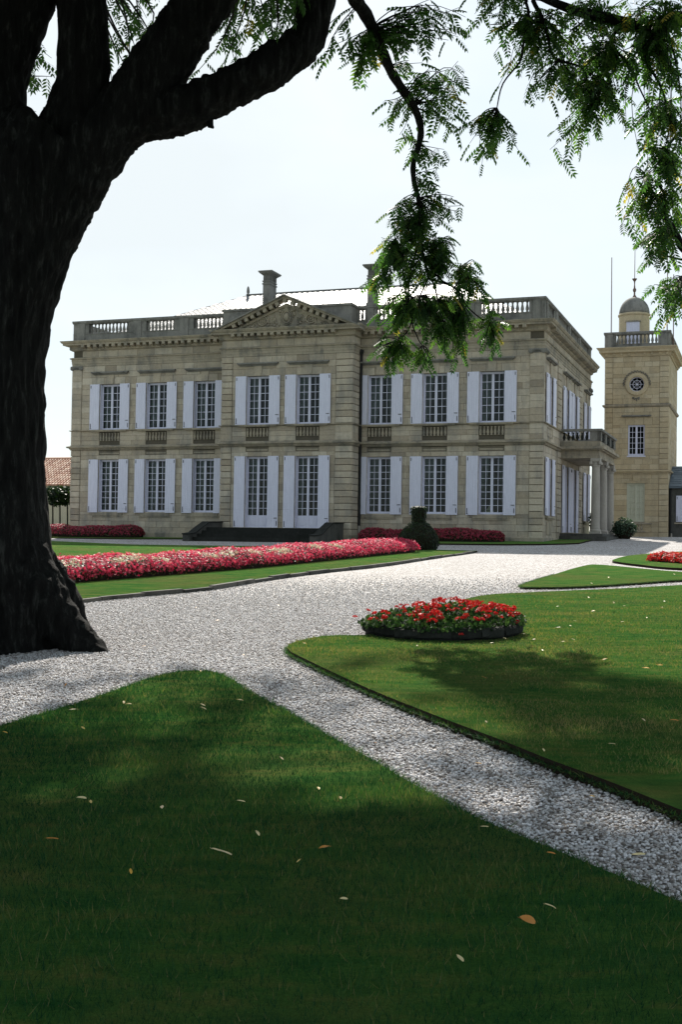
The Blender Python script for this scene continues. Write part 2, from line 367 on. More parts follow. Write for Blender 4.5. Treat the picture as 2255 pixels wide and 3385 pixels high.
def wall(name, mp, s0, s1, ops, n0=.035, n1=.48, z0=ZB, z1=ZT, mat='mortar'):
    mb = MB(mp); zs = sorted({z0, z1, *[q for o in ops for q in o[2:]]})
    for a, b in zip(zs, zs[1:]):
        for x0, x1 in free(s0, s1, ops, a, b): mb.box((x0, n0, a), (x1, n1, b))
    return mb.build(name, mat, house)
wall('wall', FR, -14.16, -5.62, wing_op); wall('wall', FR, .82, 9.13, wing_op)
wall('wall', PV, -5.58, .78, pav_op, n1=.45)
wall('wall', SD, .48, 14.2, side_op)
mb = MB(); mb.box((-14.16, .48, ZB), (-13.7, 14.2, ZT)); mb.box((-13.7, 13.75, ZB), (8.69, 14.2, ZT))   # far walls
mb.box((-5.58, -.52, ZB), (-5.2, 0.03, ZT)); mb.box((.40, -.52, ZB), (.785, 0.03, ZT))
mb.build('wall', 'mortar', house)
mb = MB()
mb.box((-13.7, .48, 4.30), (8.69, 13.75, 4.75)); mb.box((-13.7, .48, -.2), (8.69, 13.75, .55)); mb.box((-13.7, .48, 8.6), (8.69, 13.75, 9.0))
mb.box((-5.2, -.52, 4.30), (.40, .47, 4.75)); mb.box((-5.2, -.52, 8.6), (.40, .47, 9.0)); mb.box((-5.2, -.52, -.2), (.4, .47, .57))
for z0, z1 in ((.55, 4.30), (4.75, 8.6)):
    mb.box((-13.7, 5.0, z0), (6.4, 5.2, z1)); mb.box((6.4, 2.3, z0), (6.6, 13.7, z1)); mb.box((6.6, 3.2, z0), (8.69, 3.35, z1)); mb.box((6.6, 10.6, z0), (8.69, 10.75, z1))
    for x in (-8.2, -5.3, .5, 3.0): mb.box((x, .49, z0), (x+.15, 5.0, z1))
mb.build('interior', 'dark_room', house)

# ---- ashlar: every stone its own block, joints recessed
STONES = []
def courses(z0, z1, h, snaps=()):
    n = max(1, round((z1-z0)/h)); zs = [z0+(z1-z0)*i/n for i in range(n+1)]
    for q in snaps:
        if z0+.05 < q < z1-.05:
            i = min(range(1, n), key=lambda k: abs(zs[k]-q)) if n > 1 else None
            if i: zs[i] = q
    return zs
def ashlar(mp, s0, s1, z0, z1, ops, h=.29, ln=.62, gap=.004, front=0.0, ch=.005, snaps=(), vis=True, ends=()):
    zs = courses(z0, z1, h, snaps)
    for k, (a, b) in enumerate(zip(zs, zs[1:])):
        for x0, x1 in free(s0, s1, ops, a+.02, b-.02):
            w_ = x1-x0; n = max(1, round(w_/ln)); off = (.5 if k % 2 else 0)
            xs = [x0]
            if n > 1:
                xs += [x0+w_*(i+off*.6+random.uniform(-.12, .12))/(n) for i in range(1, n) if x0+.18 < x0+w_*(i+off*.6)/n < x1-.18]
            xs.append(x1); xs = sorted(xs)
            for p, q in zip(xs, xs[1:]):
                tone = min(1, max(0, random.gauss(.5, .19)))
                STONES.append((mp, (p+gap, front+random.uniform(-.003, .003), a+gap), (q-gap, .045, b-gap), ch, tone, (q-p)*(b-a)*(1 if vis else .01)))
# pilaster strips (rusticated) keep out of plain walling
Q = [(-14.2, -13.65), (8.56, 9.17)]
panels = [op(x, 4.05, 4.245, .58) for x in WX+RX+PX]; aprons = [op(x, 4.755, 5.14, .57) for x in WX+RX+PX]
snap = (.60, 1.30, 3.85)
for a, b in ((-13.65, -5.62), (.82, 8.56)):
    ashlar(FR, a, b, .0, 4.30, wing_op+panels, snaps=(1.30, 3.85, 4.05))
    ashlar(FR, a, b, 4.55, 5.235, aprons, h=.24, ln=.9)
    ashlar(FR, a, b, 5.295, 8.44, wing_op, snaps=(7.53,))
    ashlar(FR, a, b, 8.885, 9.20, [], h=.32, ln=.95)
ashlar(PV, -5.06, .01, .0, 4.30, pav_op+panels, snaps=(.60, 3.85, 4.05))
ashlar(PV, -5.06, .01, 4.55, 5.235, aprons, h=.24, ln=.9)
ashlar(PV, -5.06, .01, 5.295, 8.44, pav_op, snaps=(7.53,))
ashlar(PV, -5.62, .82, 8.885, 9.20, [], h=.32, ln=.95)
def quoin(mp, a, b, z0, z1, front=-.05): ashlar(mp, a, b, z0, z1, [], h=.29, ln=1.2, gap=.011, front=front, ch=.016)
for z0, z1 in ((.0, 4.30), (5.30, 8.44)):
    quoin(PV, -5.62, -5.06, z0, z1, -.03); quoin(PV, .01, .82, z0, z1, -.03); quoin(PR, -.97, -.0, z0, z1, -.02)
for a, b in Q:
    quoin(FR, a, b, .0, 4.30, -.04); ashlar(FR, a, b, 4.55, 5.235, [], h=.24, ln=.9, front=-.04); ashlar(FR, a, b, 5.30, 8.28, [], h=.29, ln=.8, front=-.04)
for z0, z1 in ((4.55, 5.235), (8.885, 9.2)): ashlar(PR, -.97, 0, z0, z1, [], h=.3, ln=.9)
for z0, z1 in ((4.55, 5.235),): ashlar(PV, -5.62, -5.06, z0, z1, [], h=.3, ln=.6, front=-.03); ashlar(PV, .01, .82, z0, z1, [], h=.3, ln=.8, front=-.03)
# right-hand face: same walling, centre strip with rusticated edges
ashlar(SD, .045, 3.45, .0, 4.30, side_op, snaps=(1.30, 3.80)); ashlar(SD, 4.45, 9.95, .0, 4.30, side_op, snaps=(.60, 3.75)); ashlar(SD, 10.95, 14.2, .0, 4.30, side_op, snaps=(1.30, 3.80))
ashlar(SD, .045, 3.45, 5.295, 8.44, side_op, snaps=(7.45,)); ashlar(SD, 4.45, 9.95, 5.295, 8.44, side_op, snaps=(7.45,)); ashlar(SD, 10.95, 14.2, 5.295, 8.44, side_op, snaps=(7.45,))
for a in (3.45, 9.95):
    for z0, z1 in ((.0, 4.30), (5.30, 8.44)): quoin(SD, a, a+1.0, z0, z1, -.05)
ashlar(SD, .045, 14.2, 4.55, 5.235, [], h=.34, ln=.9); ashlar(SD, .045, 14.2, 8.885, 9.2, [], h=.32, ln=1.0)
# the big ones get picked out singly, the small remainder is one joined part
STONES.sort(key=lambda q: -q[5])
rest = MB()
for i, (mp, a, b, ch, tone, _) in enumerate(STONES):
    mb = MB(mp) if i < 296 else rest
    mb.block(a, b, ch, tone, mp)
    if i < 296: mb.build('stone', 'ashlar', house)
rest.build('small_stones', 'ashlar', house, kind='stuff')

# ---- mouldings swept round the plan
def sweep(name, path, prof, mat, parent=house, closed=False, caps=True):
    n = len(path); vs = []; fs = []; k = len(prof)
    for i, (x, y) in enumerate(path):
        def nrm(a, b):
            d = Vector((b[0]-a[0], b[1]-a[1])).normalized(); return Vector((d.y, -d.x))
        if closed: na = nrm(path[i-1], path[i]); nb = nrm(path[i], path[(i+1) % n])
        else:
            na = nrm(path[i-1], path[i]) if i else None; nb = nrm(path[i], path[i+1]) if i < n-1 else None
            na = na or nb; nb = nb or na
        mdir = (na+nb); mdir = mdir/ max(.2, mdir.dot(na)) if mdir.length > 1e-6 else na
        for o, z in prof: vs.append((x+mdir.x*o, y+mdir.y*o, z))
    for i in range(n if closed else n-1):
        for j in range(k):
            a, b = i*k+j, i*k+(j+1) % k; c = ((i+1) % n)*k
            fs.append((a, b, c+(j+1) % k, c+j))
    if caps and not closed: fs.append(tuple(range(k))[::-1]); fs.append(tuple((n-1)*k+j for j in range(k)))
    mb = MB(); mb.add(vs, fs)
    me = mb.mesh(name); bm = bmesh.new(); bm.from_mesh(me); bmesh.ops.recalc_face_normals(bm, faces=bm.faces); bm.to_mesh(me); bm.free()
    return link(name, me, mat, parent)
PATH = [(-14.2, 14.25), (-14.2, 0), (-5.62, 0), (-5.62, -.97), (.82, -.97), (.82, 0), (9.17, 0), (9.17, 14.25)]
sweep('plinth', PATH, [(-.04, -.35), (.05, -.35), (.05, .30), (.035, .33), (-.04, .33)], 'trim')
sweep('string_course', PATH, [(-.03, 4.302), (.03, 4.302), (.035, 4.35), (.07, 4.355), (.075, 4.40), (.17, 4.42), (.18, 4.485), (.05, 4.53), (.05, 4.548), (-.03, 4.548)], 'trim')
sweep('sill_course', PATH, [(-.03, 5.237), (.03, 5.237), (.085, 5.255), (.09, 5.285), (.05, 5.293), (-.03, 5.293)], 'trim')
sweep('architrave', PATH, [(-.03, 8.442), (.02, 8.442), (.02, 8.56), (.035, 8.565), (.035, 8.69), (.05, 8.695), (.05, 8.79), (.10, 8.80), (.115, 8.855), (.04, 8.875), (.04, 8.883), (-.03, 8.883)], 'trim')
sweep('bed_mould', PATH, [(-.03, 9.202), (.03, 9.202), (.06, 9.225), (.10, 9.235), (.115, 9.275), (.12, 9.285), (-.03, 9.285)], 'trim')
sweep('cornice', PATH, [(-.10, 9.286), (.125, 9.286), (.125, 9.452), (.36, 9.452), (.37, 9.54), (.41, 9.55), (.47, 9.635), (.47, 9.66), (.0, 9.70), (-.10, 9.70)], 'trim')
# small dentils under the string course
mb = MB()
def dentils(mp, a, b, n_out, z0, z1, step, wd, dep):
    n = int((b-a)/step)
    for i in range(n): x = a+(i+.5)*(b-a)/n; mb.box((x-wd/2, n_out-dep, z0), (x+wd/2, n_out, z1), .5, mp)
for mp, a, b in ((FR, -14.2, -5.65), (FR, .85, 9.17), (PV, -5.62, .82), (SD, 0, 14.2), (PR, -.97, 0)): dentils(mp, a, b, -.028, 4.31, 4.35, .10, .055, .045)
mb.build('dentils', 'trim', house, kind='stuff')
# modillions: the blocks under the cornice
def mesh_box(name, a, b, bev=.0):
    m_ = MB(); m_.box(a, b); return m_.mesh(name)
mdb = MB(); mdb.add([(-.085, -.235, .05), (.085, -.235, .05), (.085, 0, 0), (-.085, 0, 0), (-.085, -.235, .165), (.085, -.235, .165), (.085, 0, .165), (-.085, 0, .165)],
                    [(0, 3, 2, 1), (4, 5, 6, 7), (0, 1, 5, 4), (1, 2, 6, 5), (2, 3, 7, 6), (3, 0, 4, 7)])
mod_me = mdb.mesh('modillion'); mod_me.materials.append(M['trim'])
def modillion(loc, rz=0, ry=0, me=None):
    o = link('modillion', me or mod_me, None, house); o.location = loc; o.rotation_euler = (0, ry, rz)
def mod_row(a, b, v, step=.335):
    n = round((b-a)/step)
    for i in range(n+1): modillion((a+(b-a)*i/n, v-.126, 9.287))
mod_row(-13.45, -5.95, 0); mod_row(1.15, 8.35, 0); mod_row(-4.95, -.05, -.97)
for i in range(40): modillion((9.17+.126, .9+i*.335, 9.287), math.pi/2)
# recessed panels over the ground floor windows, aprons with balusters below the upper ones
bal_prof = [(.055, 0), (.055, .03), (.035, .045), (.06, .10), (.062, .15), (.04, .24), (.028, .30), (.04, .325), (.03, .34), (.05, .352), (.05, .385)]
def baluster_mesh(h, wd):
    m_ = MB(); k = h/.385; m_.lathe([(r*wd, z*k) for r, z in bal_prof], n=8); me = m_.mesh('baluster', True); return me
ap_me = baluster_mesh(.385, 1.0); ap_me.materials.append(M['trim'])
for x, mp in [(x, FR) for x in WX+RX]+[(x, PV) for x in PX]:
    mb = MB(mp)
    for (za, zb) in ((4.05, 4.245),):
        mb.box((x-.58, .0, za), (x+.58, .034, za+.02)); mb.box((x-.58, .0, zb-.02), (x+.58, .034, zb)); mb.box((x-.58, .0, za+.02), (x-.56, .034, zb-.02)); mb.box((x+.56, .0, za+.02), (x+.58, .034, zb-.02))
        mb.box((x-.53, .012, za+.05), (x+.53, .034, zb-.05))
    mb.build('lintel_panel', 'trim', house)
    for i in range(7):
        o = link('baluster', ap_me, None, house); q = mp(x-.49+i*.1633, .015, 4.755); o.location = q
    mb = MB(mp); mb.box((x-1.0, -.13, 5.24), (x+1.0, -.092, 5.292)); mb.box((x-.96, -.10, 5.20), (x+.96, -.03, 5.239)); mb.build('window_sill', 'trim', house)
    mb = MB(mp)
    mb.prism([(x-.16, 7.54), (x+.16, 7.54), (x+.20, 8.0), (x-.20, 8.0)], -.03, .0); mb.build('keystone', 'ashlar', house)
    mb = MB(mp); mb.box((x-.92, -.05, 7.985), (x+.92, -.004, 8.03)); mb.box((x-.97, -.10, 8.03), (x+.97, -.004, 8.07)); mb.box((x-1.01, -.17, 8.07), (x+1.01, -.004, 8.135)); mb.build('hood_mould', 'parapet', house)
for x in WX+RX:
    mb = MB(); mb.box((x-.78, -.05, 1.12), (x+.78, -.006, 1.262)); mb.box((x-.84, -.03, 1.05), (x+.84, -.006, 1.118)); mb.build('window_sill', 'trim', house)
for a, b in [(q[0], q[1]) for q in side_up]:
    x = (a+b)/2; mb = MB(SD); mb.box((x-1.02, -.10, 8.03), (x+1.02, -.004, 8.07)); mb.box((x-1.06, -.19, 8.07), (x+1.06, -.004, 8.135)); mb.build('hood_mould', 'parapet', house)
    mb = MB(SD); mb.prism([(x-.16, 7.46), (x+.16, 7.46), (x+.20, 8.0), (x-.20, 8.0)], -.06, .0); mb.build('keystone', 'ashlar', house)
    mb = MB(SD); mb.box((x-.7, -.02, 4.72), (x+.7, -.004, 4.78)); mb.box((x-.7, -.02, 5.1), (x+.7, -.004, 5.16)); mb.box((x-.7, -.02, 4.78), (x-.62, -.004, 5.1)); mb.box((x+.62, -.02, 4.78), (x+.7, -.004, 5.1)); mb.build('wall_panel', 'trim', house)
for a, b, z0, z1 in (side_lo[0], side_lo[3]):
    x = (a+b)/2; mb = MB(SD); mb.box((x-.95, -.14, 1.18), (x+.95, -.004, 1.26)); mb.box((x-.85, -.09, 1.12), (x+.85, -.004, 1.18)); mb.build('window_sill', 'trim', house)
    mb = MB(SD); mb.box((x-.62, -.03, .45), (x+.62, -.004, 1.0)); mb.build('wall_panel', 'trim', house)
# ionic capitals on the corner pilasters
def capital(mp, a, b, z0, z1):
    mb = MB(mp); mb.box((a-.05, -.12, z1-.05), (b+.05, .0, z1)); mb.box((a-.02, -.09, z1-.10), (b+.02, .0, z1-.05)); mb.box((a, -.07, z0), (b, 0, z0+.03))
    for x in (a+.03, b-.03):
        for r, y in ((.10, -.11), (.065, -.135), (.03, -.15)):
            n = 14; vs = [(x+r*math.cos(2*math.pi*i/n), y, (z0+z1)/2-.03+r*math.sin(2*math.pi*i/n)) for i in range(n)]+[(x+r*math.cos(2*math.pi*i/n), -.03, (z0+z1)/2-.03+r*math.sin(2*math.pi*i/n)) for i in range(n)]
            mb.add(vs, [tuple(range(n))]+[(i, i+n, (i+1) % n+n, (i+1) % n) for i in range(n)])
    n = 6
    for i in range(n): x = a+.12+(b-a-.24)*i/(n-1); mb.lathe([(.0, -.03), (.035, 0), (.0, .05)], (x, -.08, (z0+z1)/2), 6)
    mb.build('capital', 'parapet', house)
capital(FR, -14.2, -13.65, 8.29, 8.44); capital(FR, 8.56, 9.17, 8.29, 8.44)
SDp = lambda s, n, z: (9.17-n+.0, s, z)
capital(SDp, .02, .5, 8.29, 8.44); capital(SDp, 13.6, 14.15, 8.29, 8.44)

# ---- windows, doors, shutters
PANE = [0]; panes_rest = MB()
pane_cache = {}
def window(mp, a, b, z0, z1, rows, n_in=.20, door=False, curtain=1.0, seed=0, parent=house, rz=0, panel=0.0, reveal='paint', kind='window', cap=300, fm='paint', glazed=True):
    r = random.Random(seed); mb = MB(mp); fw = .045; n0, n1 = n_in, n_in+.06
    mb.box((a, n0-.02, z0), (a+fw, n1+.02, z1)); mb.box((b-fw, n0-.02, z0), (b, n1+.02, z1)); mb.box((a+fw, n0-.02, z1-fw), (b-fw, n1+.02, z1))
    mb.box((a+fw, n0-.025, z0), (b-fw, n1+.02, z0+.05))
    cx = (a+b)/2; st = .05
    mb.box((cx-.055, n0-.012, z0+.05), (cx+.055, n1, z1-fw))                         # meeting stiles
    mb.box((a+fw, n0, z0+.05), (a+fw+st*.6, n1, z1-fw)); mb.box((b-fw-st*.6, n0, z0+.05), (b-fw, n1, z1-fw))
    zb = z0+.05+max(panel, .05); zt = z1-fw-.045
    mb.box((a+fw+.03, n0, zt), (b-fw-.03, n1, z1-fw))
    if panel:
        mb.box((a+fw+.03, n0+.004, z0+.05), (b-fw-.03, n1, zb)); 
        for s0, s1 in ((a+.12, cx-.10), (cx+.10, b-.12)): mb.box((s0, n0-.008, z0+.13), (s1, n0+.004, zb-.08))
    else: mb.box((a+fw+.03, n0, z0+.05), (b-fw-.03, n1, zb))
    cols = []
    for s0, s1 in ((a+fw+.03, cx-.055), (cx+.055, b-fw-.03)):
        mid = (s0+s1)/2; mb.box((mid-.011, n0+.006, zb), (mid+.011, n1-.006, zt)); cols += [(s0, mid-.011), (mid+.011, s1)]
        for i in range(1, rows):
            z = zb+(zt-zb)*i/rows; mb.box((s0, n0+.003, z-.011), (s1, n1-.003, z+.011))
    wo_ = mb.build(kind, fm, parent)
    for s0, s1 in (cols if glazed else []):
        for i in range(rows):
            p0 = zb+(zt-zb)*i/rows+.011; p1 = zb+(zt-zb)*(i+1)/rows-.011
            if PANE[0] < cap:
                key = (round(s1-s0, 3), round(p1-p0, 3))
                if key not in pane_cache:
                    q = MB(); q.box((0, 0, 0), (s1-s0, .004, p1-p0)); pane_cache[key] = q.mesh('pane'); pane_cache[key].materials.append(M['glass'])
                o = link('pane', pane_cache[key], None, wo_); o.location = mp(s0, n0+.03, p0); o.rotation_euler = (r.uniform(-.012, .012), 0, rz+r.uniform(-.012, .012)); PANE[0] += 1
            else: panes_rest.box((s0, n0+.03, p0), (s1, n0+.034, p1), .5, mp)
    # white timber jamb linings
    if reveal:
        mb = MB(mp); mb.box((a-.001, .02, z0), (a+.022, n0-.02, z1)); mb.box((b-.022, .02, z0), (b+.001, n0-.02, z1)); mb.build('jamb', reveal, wo_)
    # lace curtains drawn to the sides
    if curtain:
        for sd_ in (0, 1):
            mb = MB(mp); nseg = 26; nzs = 14; vs = []; fs = []
            spread = r.uniform(.45, .85)*curtain if sd_ == 0 else r.uniform(.1, .4)*curtain; tie = r.uniform(.25, .5)
            for j in range(nzs+1):
                z = zb+(zt-zb+.1)*j/nzs; tz = j/nzs
                wd_ = (cx-a)*(spread+.25*max(0, (tz-.35))) if tz > .3 else (cx-a)*(spread*(.55+.45*tz/.3))
                wd_ = min(wd_, (cx-a)*.98)
                for i in range(nseg+1):
                    t = i/nseg; s = a+.03+wd_*t if sd_ == 0 else b-.03-wd_*t
                    vs.append((s, n1+.12+.035*math.sin(t*38+sd_)+.01*math.sin(t*17+z*3), z))
            for j in range(nzs):
                for i in range(nseg): k = j*(nseg+1)+i; fs.append((k, k+1, k+nseg+2, k+nseg+1))
            mb.add(vs, fs, r.uniform(.2, .8)); c = mb.build('curtain', 'lace', wo_, smooth=True)
    return wo_
def shutter(mp, a, b, z0, z1, hinge_left, batten=None, parent=house, n=-.045, th=.035):
    mb = MB(mp); wdt = b-a; nb = 5
    for i in range(nb):                                                        # close-boarded leaf, V joints
        s0 = a+wdt*i/nb; s1 = a+wdt*(i+1)/nb
        mb.add([(s0+.0035, n-th, z0), (s1-.0035, n-th, z0), (s1, n-th+.005, z0), (s1, n, z0), (s0, n, z0), (s0, n-th+.005, z0)]+
               [(s0+.0035, n-th, z1), (s1-.0035, n-th, z1), (s1, n-th+.005, z1), (s1, n, z1), (s0, n, z1), (s0, n-th+.005, z1)],
               [(5, 4, 3, 2, 1, 0), (6, 7, 8, 9, 10, 11), (0, 1, 7, 6), (1, 2, 8, 7), (2, 3, 9, 8), (3, 4, 10, 9), (4, 5, 11, 10), (5, 0, 6, 11)], .5)
    if batten: 
        for z in batten: mb.box((a+.005, n-th-.012, z), (b-.005, n-th+.001, z+.028))
    s_ = mb.build('shutter', 'paint', parent)
    mb = MB(mp); x = a+.06 if hinge_left else b-.06; f = n-th
    mb.box((x-.012, f-.016, z0+.09), (x+.012, f+.002, z0+.30)); mb.box((x-.012, f-.016, z1-.20), (x+.012, f+.002, z1-.06))
    mb.box((b-.19, f-.02, z0+.42), (b-.04, f+.002, z0+.445)) if not hinge_left else mb.box((x-.025, f-.02, z0+.05), (x+.035, f+.002, z0+.075))
    mb.build('shutter_iron', 'iron', s_); return s_
k = 0
for x in WX+RX:
    window(FR, x-HW, x+HW, *UPW, 6, seed=k); window(FR, x-HW, x+HW, *LO, 8, seed=k+50, kind='window'); k += 1
    for a, b, hl in ((x-1.092, x-HW-.01, True), (x+HW+.01, x+1.092, False)):
        shutter(FR, a, b, UPW[0]+.01, UPW[1]+.0, hl); shutter(FR, a, b, LO[0]-.03, LO[1]+.0, hl, (LO[0]+.19,) if x < -5 else None)
for x in PX:
    window(PV, x-HW, x+HW, *UPW, 6, seed=k); window(PV, x-HW, x+HW, *DO, 8, seed=k+50, panel=.52, kind='french_door'); k += 1
    for a, b, hl in ((x-1.10, x-HW-.01, True), (x+HW+.01, x+1.10, False)):
        shutter(PV, a, b, UPW[0]+.01, UPW[1]+.0, hl); shutter(PV, a, b, DO[0]+.01, DO[1]+.01, hl, (DO[0]+.85,))
for i, (a, b, z0, z1) in enumerate(side_lo+side_up):
    dr = 0 if i not in (1, 2) else .52
    window(SD, a, b, z0, z1, 8 if i < 4 else 6, seed=100+i, rz=math.pi/2, panel=dr, kind='french_door' if dr else 'window', cap=0, reveal='paint')
    for s0, s1, hl in ((a-.72, a-.012, True), (b+.012, b+.72, False)): shutter(SD, s0, s1, z0, z1, hl)
panes_rest.build('small_panes', 'glass', house, kind='stuff')

# ---- parapet: plinth, rails, piers, balusters
def parapet(mp, s0, s1, runs, rz=0, zb=9.70, zt=10.69, th=.26, bm=None, h=.495, z_b=10.05, parent=house, mat='parapet', set_back=.0):
    """runs = openings with balusters; between them solid piers"""
    f0 = set_back
    mb = MB(mp); mb.box((s0, f0, zb), (s1, f0+th, z_b-.03)); mb.box((s0, f0-.02, z_b-.03), (s1, f0+th+.02, z_b)); mb.build('parapet_base', mat, parent)
    mb = MB(mp); zr = z_b+h; mb.box((s0-.03, f0-.02, zr), (s1+.03, f0+th+.02, zr+.05)); mb.box((s0-.05, f0-.05, zr+.05), (s1+.05, f0+th+.05, zt)); mb.build('parapet_rail', mat, parent)
    x = s0
    for a, b in runs+[(s1, s1)]:
        if a > x+.02:
            mb = MB(mp); mb.box((x, f0+.01, z_b), (a, f0+th-.01, zr)); 
            mid = (x+a)/2; wpr = min(.46, (a-x)*.5)
            mb.box((mid-wpr/2, f0-.035, zb+.02), (mid+wpr/2, f0+.009, zr+.03)); mb.build('pier', mat, parent)
        x = b
        if b > a:
            n = max(1, round((b-a)/.205))
            for i in range(n):
                o = link('baluster', bm, None, parent); o.location = mp(a+(i+.5)*(b-a)/n, f0+th/2, z_b); 
rb = baluster_mesh(.495, 1.25); rb.materials.append(M['parapet'])
parapet(FR, -14.2, -5.45, [(-13.33, -11.13), (-10.15, -8.6), (-7.6, -6.0)], bm=rb)
parapet(FR, .55, 9.17, [(.70, 1.0), (1.56, 2.8), (3.8, 5.35), (6.35, 8.48)], bm=rb)
parapet(SD, .27, 14.25, [(.8, 2.38), (3.62, 6.45), (7.1, 9.75), (10.4, 13.4)], bm=rb)
mb = MB(); mb.box((-14.2, .27, 9.7), (-13.94, 14.25, 10.69)); mb.box((-13.94, 13.98, 9.7), (8.9, 14.25, 10.69)); mb.build('parapet_wall', 'parapet', house)
# attic block behind the pediment
mb = MB(); mb.box((-5.68, -.78, 9.70), (.62, -.30, 10.60)); mb.box((-5.68, -.30, 9.70), (-5.2, .2, 10.60)); mb.box((.1, -.30, 9.70), (.62, .26, 10.60))
mb.build('attic', 'parapet', house)
mb = MB(); mb.box((-5.73, -.83, 10.60), (.67, -.25, 10.70)); mb.box((-5.73, -.25, 10.60), (-5.15, .25, 10.70)); mb.box((.05, -.25, 10.60), (.67, .31, 10.70)); mb.build('attic_coping', 'parapet', house)
# ---- pediment
AX, AZ, TL, TR_ = -2.40, 11.14, -6.05, 1.25; TZ = 9.60
sl_ = (AZ-TZ)/(AX-TL)
def rake(z_off, th_, v0, v1, mat, name):
    for sg in (-1, 1):
        x0 = TL if sg < 0 else TR_
        mb = MB(); mb.prism([(x0, TZ+z_off), (AX, AZ+z_off), (AX, AZ+z_off-th_), (x0+ (-sg)*0, TZ+z_off-th_)], v0, v1)
        me = mb.mesh(name); bm_ = bmesh.new(); bm_.from_mesh(me); bmesh.ops.recalc_face_normals(bm_, faces=bm_.faces); bm_.to_mesh(me); bm_.free(); link(name, me, mat, house)
rake(.0, .06, -1.44, -.76, 'parapet', 'raking_cornice'); rake(-.062, .10, -1.34, -.78, 'trim', 'raking_cornice')
def tri(name, inset, v0, v1, mat):
    mb = MB(); mb.prism([(TL+inset/sl_+.4, 9.70), (TR_-inset/sl_-.4, 9.70), (AX, AZ-inset-.17)], v0, v1); mb.build(name, mat, house)
tri('tympanum', .30, -1.0, -.80, 'trim')
ang = math.atan(sl_)
mm = MB(); mm.box((-.085, -.21, -.165), (.085, 0, 0)); mme = mm.mesh('modillion'); mme.materials.append(M['trim'])
for sg in (-1, 1):
    for i in range(1, 12):
        x = AX+sg*(.10+i*.305); z = AZ-.166-abs(x-AX)*sl_
        if z > 9.86: modillion((x, -1.10, z), 0, (ang if sg > 0 else -ang), mme)
modillion((AX, -1.10, AZ-.17), 0, 0, mme)
for sg in (-1, 1):                                                              # inner raking bed mould
    mb = MB(); x0 = TL+.9 if sg < 0 else TR_-.9; zz = TZ+.9*sl_-.35
    mb.prism([(x0, zz), (AX, AZ-.35), (AX, AZ-.47), (x0, zz-.12)], -1.07, -1.0)
    me = mb.mesh('raking_mould'); bm_ = bmesh.new(); bm_.from_mesh(me); bmesh.ops.recalc_face_normals(bm_, faces=bm_.faces); bm_.to_mesh(me); bm_.free(); link('raking_mould', me, 'trim', house)
# carving: oval cartouche, two ringed wreaths, scrolls and leaves
mb = MB()
def ring(cx, cz, rx, rz_, tr, y=-1.04, n=22, seg=6):
    for i in range(n):
        a0, a1 = 2*math.pi*i/n, 2*math.pi*(i+1)/n
    pts = [(cx+rx*math.cos(2*math.pi*i/n), y, cz+rz_*math.sin(2*math.pi*i/n)) for i in range(n+1)]; mb.tube(pts, tr, seg)
def blob(cx, cz, r, y=-1.02, sx=1, sz=1, tilt=0):
    vs = []; fs = []; n = 8
    for j, (rr, yy) in enumerate(((1, 0), (.8, -.55), (.35, -.85))):
        for i in range(n):
            a = 2*math.pi*i/n; px, pz = rr*r*sx*math.cos(a), rr*r*sz*math.sin(a)
            vs.append((cx+px*math.cos(tilt)-pz*math.sin(tilt), y+yy*r*.8, cz+px*math.sin(tilt)+pz*math.cos(tilt)))
    for j in range(2):
        for i in range(n): fs.append((j*n+i, j*n+(i+1) % n, (j+1)*n+(i+1) % n, (j+1)*n+i))
    fs.append(tuple(range(2*n, 3*n))); mb.add(vs, fs)
ring(AX, 10.16, .20, .26, .04); blob(AX, 10.16, .17, sz=1.3); ring(AX, 10.16, .28, .34, .025)
for sx_ in (-1, 1):
    ring(AX+sx_*1.18, 10.04, .23, .21, .035); ring(AX+sx_*1.18, 10.04, .13, .12, .02); blob(AX+sx_*1.18, 10.04, .05)
    for i in range(46):
        x = AX+sx_*random.uniform(.34, 2.0); top = AZ-.62-abs(x-AX)*sl_
        z = random.uniform(9.76, max(9.78, top))
        if abs(abs(x-AX)-1.18) < .2 and abs(z-10.04) < .18: continue
        blob(x, z, random.uniform(.035, .075), sx=random.uniform(.7, 1.6), sz=random.uniform(.5, .9), tilt=random.uniform(0, 3))
    for i in range(6):
        x = AX+sx_*random.uniform(.4, 1.9); z = 9.85+random.uniform(0, .25)*(1-abs(x-AX)/2.4); 
        pts = [(x+(.10-.012*t)*math.cos(t*.8*sx_), -1.03, z+(.10-.012*t)*math.sin(t*.8)) for t in range(9)]; mb.tube(pts, .018, 5)
    blob(AX+sx_*.30, 10.45, .10, sx=1.6, sz=.5, tilt=.3*sx_)
blob(AX, 10.50, .12, sx=1.3); blob(AX, 10.62, .10, sx=2.0, sz=.6)
mb.build('pediment_carving', 'trim', house, smooth=True)
